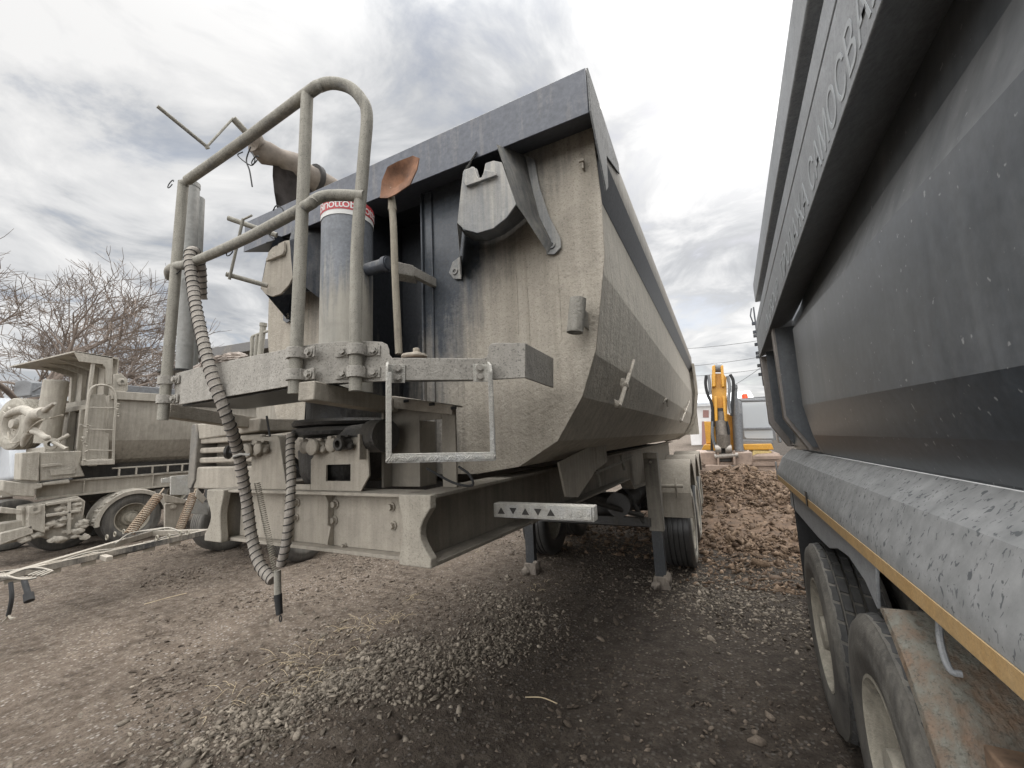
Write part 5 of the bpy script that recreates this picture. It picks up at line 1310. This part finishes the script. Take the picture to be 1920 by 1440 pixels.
for k in range(3): s.tube(smooth_path([W(215, 1020, Z=.68), W(245, 1000, Z=.70 + .01 * k), W(290, 992 + k, Z=.72), W(318, 990, Z=.74), W(345, 1000, Z=.70)], 5), .010, 6)
s.build('cable', dusty('dusty_cable', paint=(.07, .068, .06), dust=(.34, .32, .28), amt=.45), T3, 0, 70)
for i in range(6):
    t = .12 + i * .14; q = tip.lerp(A1, t); s = B(); s.box(q.x - .012, q.x + .012, q.y - .085, q.y + .04, q.z - .05, q.z + .08); s.build('cable_strap', 'frame', T3, .004)
for i, (u, v) in enumerate(((200, 1012), (215, 1006), (232, 1001), (245, 998), (294, 1013), (316, 1010), (338, 1004), (352, 1003))):
    q = W(u, v, Z=.68); s = B(); s.tube([q + V(.03 * math.cos(a), .0, .03 + .03 * math.sin(a)) for a in np.linspace(0, 6.28, 14)], .008, 6); s.build('eye_ring', 'wheelrim', T3)
for (a, c) in (((298, 928), (243, 1000)), ((364, 925), (334, 1000))):
    p1 = W(*a, X=-7.6); p2 = W(*c, X=-7.4); s = B(); s.coil(p1, p2, .055, .0085, 20, 6, 12); s.tube([p1, p1 + (p1 - p2).normalized() * .12], .012, 6); s.build('coil_spring', 'spring', T3)
slab('spring_mount', [(309, 945), (345, 940), (345, 998), (322, 1000), (309, 995)], .04, 'frame', T3, X=-7.8)
slab('spring_mount', [(305, 925), (352, 938), (345, 945), (310, 942)], .04, 'frame', T3, X=-7.75)
s = B(); q = W(325, 950, X=-7.78); s.bolt(q, (1, 0, 0), .03, .03); s.bolt(W(322, 992, X=-7.78), (1, 0, 0), .03, .03); s.build('bolt', 'frame', T3)
slab('pale_panel', [(350, 935), (390, 935), (390, 965), (350, 963)], .04, 'alu', T3, X=-7.9)
slab('lug', [(370, 915), (388, 935), (380, 945), (366, 930)], .02, 'frame', T3, X=-7.5)
for (pts, rr, nm) in (([(20, 1092), (22, 1120), (17, 1148), (15, 1153)], .017, 'plug_lead'), ([(45, 1088), (50, 1104), (53, 1116)], .022, 'plug_lead')):
    s = B(); s.tube(smooth_path([W(u, v, Y=1.55) for u, v in pts], 5), rr, 10); hh_ = s.build(nm, 'black', T3)
    if len(pts) == 3: s = B(); s.tube([W(53, 1113, Y=1.55), W(55, 1127, Y=1.55)], .036, 12); s.build('plug', 'black', hh_)
    else: s = B(); s.tube(smooth_path([W(15, 1150, Y=1.55), W(12, 1160, Y=1.55), W(6, 1165, Y=1.55)], 4), .009, 6); s.tube(smooth_path([W(15, 1152, Y=1.55), W(20, 1159, Y=1.55), W(27, 1158, Y=1.55)], 4), .009, 6); s.build('loose_wire', 'rope', hh_)
# ================================================================== WHITE LORRY CAB AT THE FAR LEFT
LR = thing('lorry', 'white lorry cab with grey mirror half hidden at the left picture edge', 'lorry', W(-20, 860, Y=4.4))
def slab2(name, px_, Y, t, mat, parent, bev=.03): return B().plate([W(u, v, Y=Y) for u, v in px_], (0, t, 0)).build(name, mat, parent, bev)
lc = slab2('cab', [(-160, 745), (-60, 742), (0, 748), (12, 760), (19, 785), (20, 850), (19, 900), (-160, 930)], 4.5, 2.2, 'whitecab', LR, .12)
slab2('window', [(-90, 772), (0, 768), (10, 780), (9, 830), (-90, 838)], 4.485, .02, 'glass', lc, .005)
mi = slab2('mirror', [(28, 714), (48, 712), (58, 716), (56, 742), (32, 745), (25, 738)], 4.3, .25, 'gunmetal', lc, .03)
s = B(); s.tube([W(55, 738, Y=4.35), W(80, 724, Y=4.4)], .03, 8); s.tube([W(55, 744, Y=4.35), W(78, 740, Y=4.4)], .03, 8); s.build('mirror_arm', 'gunmetal', mi)
wl = make_wheel(.5, .32, 'tyredust', 'tyredust', 'wheelrim', LR); q = W(-20, 900, Y=4.7); place(wl, LR, V(q.x - 1.0, 4.9, .5), 0)
# far bodies behind the second trailer
T4 = thing('dump_trailer', 'far trailer body with a pale side and grey top rail beyond the mud caked trailer', 'dump trailer', (-19, 8, 0))
sq = lambda u, v: W(u, v, X=-16.5)
s = B(); a, c, d, e = sq(232, 735), sq(345, 742), sq(345, 800), sq(232, 800); s.plate([V(-16.5, 5.2, 1.2), V(-16.5, 5.2, 3.75), V(-16.5, 11, 3.75), V(-16.5, 11, 1.2)], (-2.4, 0, 0)); tb_ = s.build('body', 'whitecab', T4, .03)
s = B(); s.box(-16.5, -16.38, 5.2, 11, 3.76, 3.98); s.build('top_rail', 'gunmetal', tb_, .02)
s = B(); s.plate([sq(255, 690), sq(262, 690), sq(262, 712), sq(255, 712)], (-.1, 0, 0))
for y in (6.2, 7.5): pass
w4 = make_wheel(.5, .34, 'tyredust', 'tyredust', 'wheelrim', T4); place(w4, T4, V(-16.7, 7.5, .5), 0)
for (x, y, rz) in ((-16.7, 8.9, 0), (-18.7, 7.5, PI), (-18.7, 8.9, PI)): place(copy_tree(w4, T4), T4, V(x, y, .5), rz)
s = B(); s.box(-18.2, -17, 5.4, 10.8, .95, 1.19); s.build('chassis', 'dark', T4)
# ================================================================== EXCAVATOR
EX = thing('excavator', 'yellow excavator facing the camera behind the rubble heap, its bucket arm folded down', 'excavator', (1.3, 17.5, 0))
YA = 14.6; E_ = lambda u, v, Y=YA: W(u, v, Y=Y)
def eb(name, px_, Y, t, mat, parent=EX, bev=.02): return B().plate([E_(u, v, Y) for u, v in px_], (0, t, 0)).build(name, mat, parent, bev)
arm = eb('boom_arm', [(1334, 703), (1338, 700), (1356, 700), (1362, 708), (1364, 790), (1360, 812), (1336, 812), (1335, 790)], YA, .5, 'yellow')
for px_ in ([(1335, 686), (1341, 684), (1342, 725), (1335, 725)], [(1351, 686), (1356, 684), (1359, 725), (1353, 725)], [(1339, 743), (1344, 743), (1346, 790), (1340, 790)], [(1355, 743), (1360, 743), (1362, 790), (1357, 790)]):
    eb('arm_cheek', px_, YA - .22, .22, 'yellow', arm)
s = B(); s.cyl(E_(1338, 690), E_(1354, 690), .14, 16); s.build('pivot_pin', 'gunmetal', arm)
eb('arm_inner', [(1345, 765), (1357, 765), (1358, 800), (1344, 800)], YA - .06, .06, 'dark', arm)
eb('boom_lower', [(1333, 800), (1364, 800), (1372, 845), (1338, 845)], YA + .12, .4, 'yellow', arm)
eb('arm_inner', [(1341, 800), (1346, 800), (1350, 845), (1344, 845)], YA - .1, .2, 'dark', arm); eb('arm_inner', [(1360, 800), (1364, 800), (1372, 845), (1366, 845)], YA - .1, .2, 'dark', arm)
s = B(); s.cyl(E_(1352, 772, YA - .15), E_(1353, 805, YA - .2), .10, 14); s.cyl(E_(1351, 790, YA - .15), E_(1356, 832, YA - .3), .15, 16); s.cyl(E_(1356, 815, YA - .3), E_(1357, 840, YA - .3), .19, 16); cyl_ = s.build('bucket_ram', plain('dark_ram_steel', (.13, .11, .09), .45, .4, var=.4), arm)
s = B(); s.cyl(E_(1341, 842, YA - .35), E_(1352, 842, YA - .35), .13, 14); s.cyl(E_(1360, 842, YA - .35), E_(1372, 842, YA - .35), .13, 14); s.cyl(E_(1340, 856, YA - .35), E_(1384, 853, YA - .35), .08, 14); s.build('link_pin', 'steel', arm)
eb('link_plate', [(1346, 835), (1368, 835), (1372, 866), (1344, 866)], YA - .3, .2, 'dark', arm)
for k, pts in enumerate(([(1324, 704), (1323, 720), (1327, 740), (1335, 760), (1338, 800)], [(1364, 705), (1368, 725), (1366, 750), (1370, 775)], [(1369, 702), (1375, 715), (1374, 740), (1372, 780)], [(1328, 703), (1330, 715), (1332, 740)], [(1362, 790), (1366, 810), (1362, 835)], [(1337, 790), (1336, 815), (1342, 840)])):
    s = B(); s.tube(smooth_path([E_(u, v, YA - .15) for u, v in pts], 5), .045, 8); s.build('hydraulic_hose', 'gunmetal' if k % 2 else 'black', arm)
s = B(); s.cyl(E_(1378, 722, YA + .3), E_(1379, 790, YA + .3), .07, 12); s.cyl(E_(1381, 775, YA + .3), E_(1385, 845, YA + .3), .14, 14); s.box(E_(1374, 720, YA).x, E_(1383, 720, YA).x, YA + .2, YA + .5, E_(1380, 727, YA).z, E_(1380, 720, YA).z); s.build('boom_ram', 'gunmetal', arm)
eb('boom_side', [(1362, 775), (1376, 780), (1388, 845), (1362, 845)], YA + .5, .5, 'yellow', arm); eb('boom_side', [(1333, 770), (1338, 770), (1340, 845), (1332, 845)], YA + .5, .5, 'dark', arm)
bk = eb('bucket', [(1313, 847), (1345, 849), (1346, 866), (1400, 869), (1411, 869), (1411, 848), (1380, 850), (1375, 866), (1345, 866), (1340, 849)][:0] or [(1313, 848), (1411, 848), (1411, 873), (1320, 872), (1313, 866)], YA - .25, .7, 'brownsteel', EX, .03)
for px_ in ([(1344, 845), (1348, 845), (1349, 872), (1345, 872)], [(1374, 845), (1378, 845), (1380, 872), (1375, 872)]): eb('bucket_ear', px_, YA - .42, .16, 'brownsteel', bk, .01)
eb('bucket_lip', [(1322, 872), (1372, 872), (1362, 885), (1325, 888)], YA - .5, .25, 'brownsteel', bk, .02)
YC = 17.0
cab_ = B()
for px_ in ([(1387, 750), (1391, 748), (1458, 747), (1458, 752), (1391, 754)], [(1386, 752), (1391, 752), (1394, 828), (1388, 830)], [(1388, 824), (1448, 826), (1450, 834), (1389, 833)], [(1452, 750), (1458, 750), (1466, 830), (1460, 830)]):
    cab_.plate([E_(u, v, YC) for u, v in px_], (0, .25, 0))
cabx = cab_.build('cab', 'gunmetal', EX, .03)
s = B(); s.box(E_(1389, 800, YC).x, E_(1462, 800, YC).x, YC + 1.5, YC + 1.6, 1.3, 3.0); s.build('cab_back', 'gunmetal', cabx)
eb('windscreen', [(1391, 754), (1456, 752), (1458, 802), (1394, 803)], YC + .04, .02, 'glass', cabx, 0)
eb('lower_window', [(1395, 806), (1448, 805), (1450, 822), (1400, 822), (1396, 818)], YC + .04, .02, 'glass', cabx, 0)
eb('window_bar', [(1394, 802), (1448, 801), (1448, 805), (1394, 806)], YC - .02, .05, 'gunmetal', cabx, .01)
s = B(); q = E_(1397, 747, YC + .3); s.lathe(q, (0, 0, 1), [(.0, 0), (.10, 0), (.095, .14), (.05, .18), (0, .18)], 16); s.build('beacon', 'orange', cabx)
eb('deck_skirt', [(1393, 833), (1447, 832), (1451, 843), (1396, 844)], YC - .3, 3., 'yellow')
eb('skirt_foot', [(1411, 844), (1447, 845), (1446, 850), (1418, 851), (1418, 858), (1411, 858)], YC - .25, 2., plain('pale_yellow_paint', (.62, .48, .20), .6), EX, .02)
eb('engine_cover', [(1320, 790), (1335, 791), (1336, 832), (1324, 832)], YC - .3, 3.2, 'yellow'); eb('cover_step', [(1315, 844), (1320, 834), (1336, 833), (1337, 844)], YC - .5, 1.5, 'yellow')
for px_ in ([(1410, 852), (1465, 848), (1465, 873), (1412, 873)], [(1290, 852), (1322, 852), (1322, 876), (1290, 876)]):
    s = B(); P_ = [E_(u, v, YC - .4) for u, v in px_]; P_[2].z = P_[3].z = .02; s.plate(P_, (0, 4.2, 0)); tk = s.build('track', 'brownsteel', EX, .15)
    for k in range(4):
        s = B(); x0, x1 = P_[0].x - .02, P_[1].x + .02; z = P_[0].z - .08 - k * .22; s.box(x0, x1, YC - .46, YC - .41, z - .10, z + .02); s.build('track_shoe', 'brownsteel', tk, .01)
# ================================================================== FAR BUILDING, WIRES
YB_ = 60
bd = thing('warehouse', 'low pale warehouse with a white roof and a dull red door beyond the excavator', 'building', W(1340, 830, Y=YB_))
s = B(); a, c = W(1290, 775, Y=YB_), W(1408, 775, Y=YB_); s.box(a.x, c.x, YB_, YB_ + 12, 0, W(1340, 760, Y=YB_).z); wb_ = s.build('wall', 'whitebox', bd, .05)
s = B(); z = W(1340, 758, Y=YB_).z; s.plate([V(a.x - .6, YB_ - .8, z), V(c.x + .6, YB_ - .8, z), V(c.x + .6, YB_ + 6, z + 1.6), V(a.x - .6, YB_ + 6, z + 1.6)], (0, 0, .3)); s.build('roof', 'whitecab', bd, .05)
s = B(); s.plate([W(u, v, Y=YB_ - .05) for u, v in ((1318, 769), (1329, 769), (1329, 783), (1318, 783))], (0, .04, 0)); s.build('door', 'pink', bd)
s = B(); s.plate([W(u, v, Y=YB_ - .05) for u, v in ((1316, 790), (1332, 790), (1332, 835), (1316, 835))], (0, .04, 0)); s.build('gate', 'pink', bd)
for k, (a, c) in enumerate((((1150, 655), (1500, 625)), ((1150, 690), (1500, 655)), ((1330, 745), (1500, 625)), ((1150, 705), (1500, 680)))):
    s = B(); p1, p2 = W(*a, Y=45), W(*c, Y=45); s.tube([p1.lerp(p2, t / 8) - V(0, 0, .6 * (1 - (t / 4 - 1) ** 2)) for t in range(9)], .022, 5)
    tag(s.build('power_cable', 'cable'), ['thin overhead cable, uppermost of those in the gap over the excavator', 'thin overhead cable, second from the top over the excavator', 'thin overhead cable climbing steeply over the excavator cab', 'thin overhead cable, lowest of those over the excavator arm'][k], 'cable', 'overhead cables in the gap')
# ================================================================== BARE TREES
def tree(name, base, h, seed, label, lean=(0, 0), levels=6, r0=.2, spread=.62):
    rnd = random.Random(seed); tr = B(); br = B()
    def grow(p, d, l, r, lev):
        n = 5 if lev < 2 else 3; pts = [p]; q = p; dd = d
        for i in range(n):
            dd = (dd + V(rnd.gauss(0, .13), rnd.gauss(0, .13), rnd.gauss(0, .08) + (.05 if lev > 1 else .0))).normalized(); q = q + dd * l / n; pts.append(q)
        (tr if lev == 0 else br).tube(pts, r, 8 if lev < 2 else (5 if lev < 4 else 3), True, [r * (1 - .42 * i / n) for i in range(n + 1)])
        if lev >= levels: return
        kids = (4 if lev == 0 else 3 if lev < 4 else 4)
        for k in range(kids):
            t = .35 + .65 * (k + 1) / kids if lev else .55 + .45 * (k + 1) / kids
            i = min(n, max(1, int(round(t * n)))); a = rnd.uniform(0, 2 * PI); e = rnd.uniform(.45, 1.0) * spread * 1.5
            o = dd.orthogonal().normalized(); o = Matrix.Rotation(a, 3, dd) @ o
            nd = (dd * math.cos(e) + o * math.sin(e)).normalized()
            grow(pts[i], nd, l * rnd.uniform(.62, .82), max(.010, r * rnd.uniform(.45, .62)), lev + 1)
    base = Vector(base)
    t = thing(name, label, 'tree', base)
    grow(base, V(lean[0], lean[1], 1).normalized(), h * .30, r0, 0)
    tr.build('trunk', 'bark', t, 0, 70); br.build('crown', 'bark', t, 0, 70)
    return t
def tb_at(u, v, D): d = CR * (u - 960) - CU * (v - 720) - CB * FPX; d.z = 0; d.normalize(); return V(d.x * D, d.y * D, 0)
t1 = tree('bare_tree', tb_at(15, 800, 24), 12.5, 5, 'large bare branching tree behind the canopy hooded trailer', (.15, .25), 6, .30)
t1['group'] = 'bare trees behind the trailers'
for (u, D, h, sd, lb) in ((150, 27, 10.5, 9, 'bare tree with reddish twigs right of the large bare tree'), (250, 33, 7.5, 12, 'small bare tree beside the tall handrail post'), (-60, 22, 13, 3, 'bare tree cut off by the left picture edge'), (80, 34, 12.5, 21, 'bare tree standing farthest back between the larger ones')):
    t_ = tree('bare_tree', tb_at(u, 800, D), h, sd, lb, (0, .05), 6, .20); t_['group'] = 'bare trees behind the trailers'
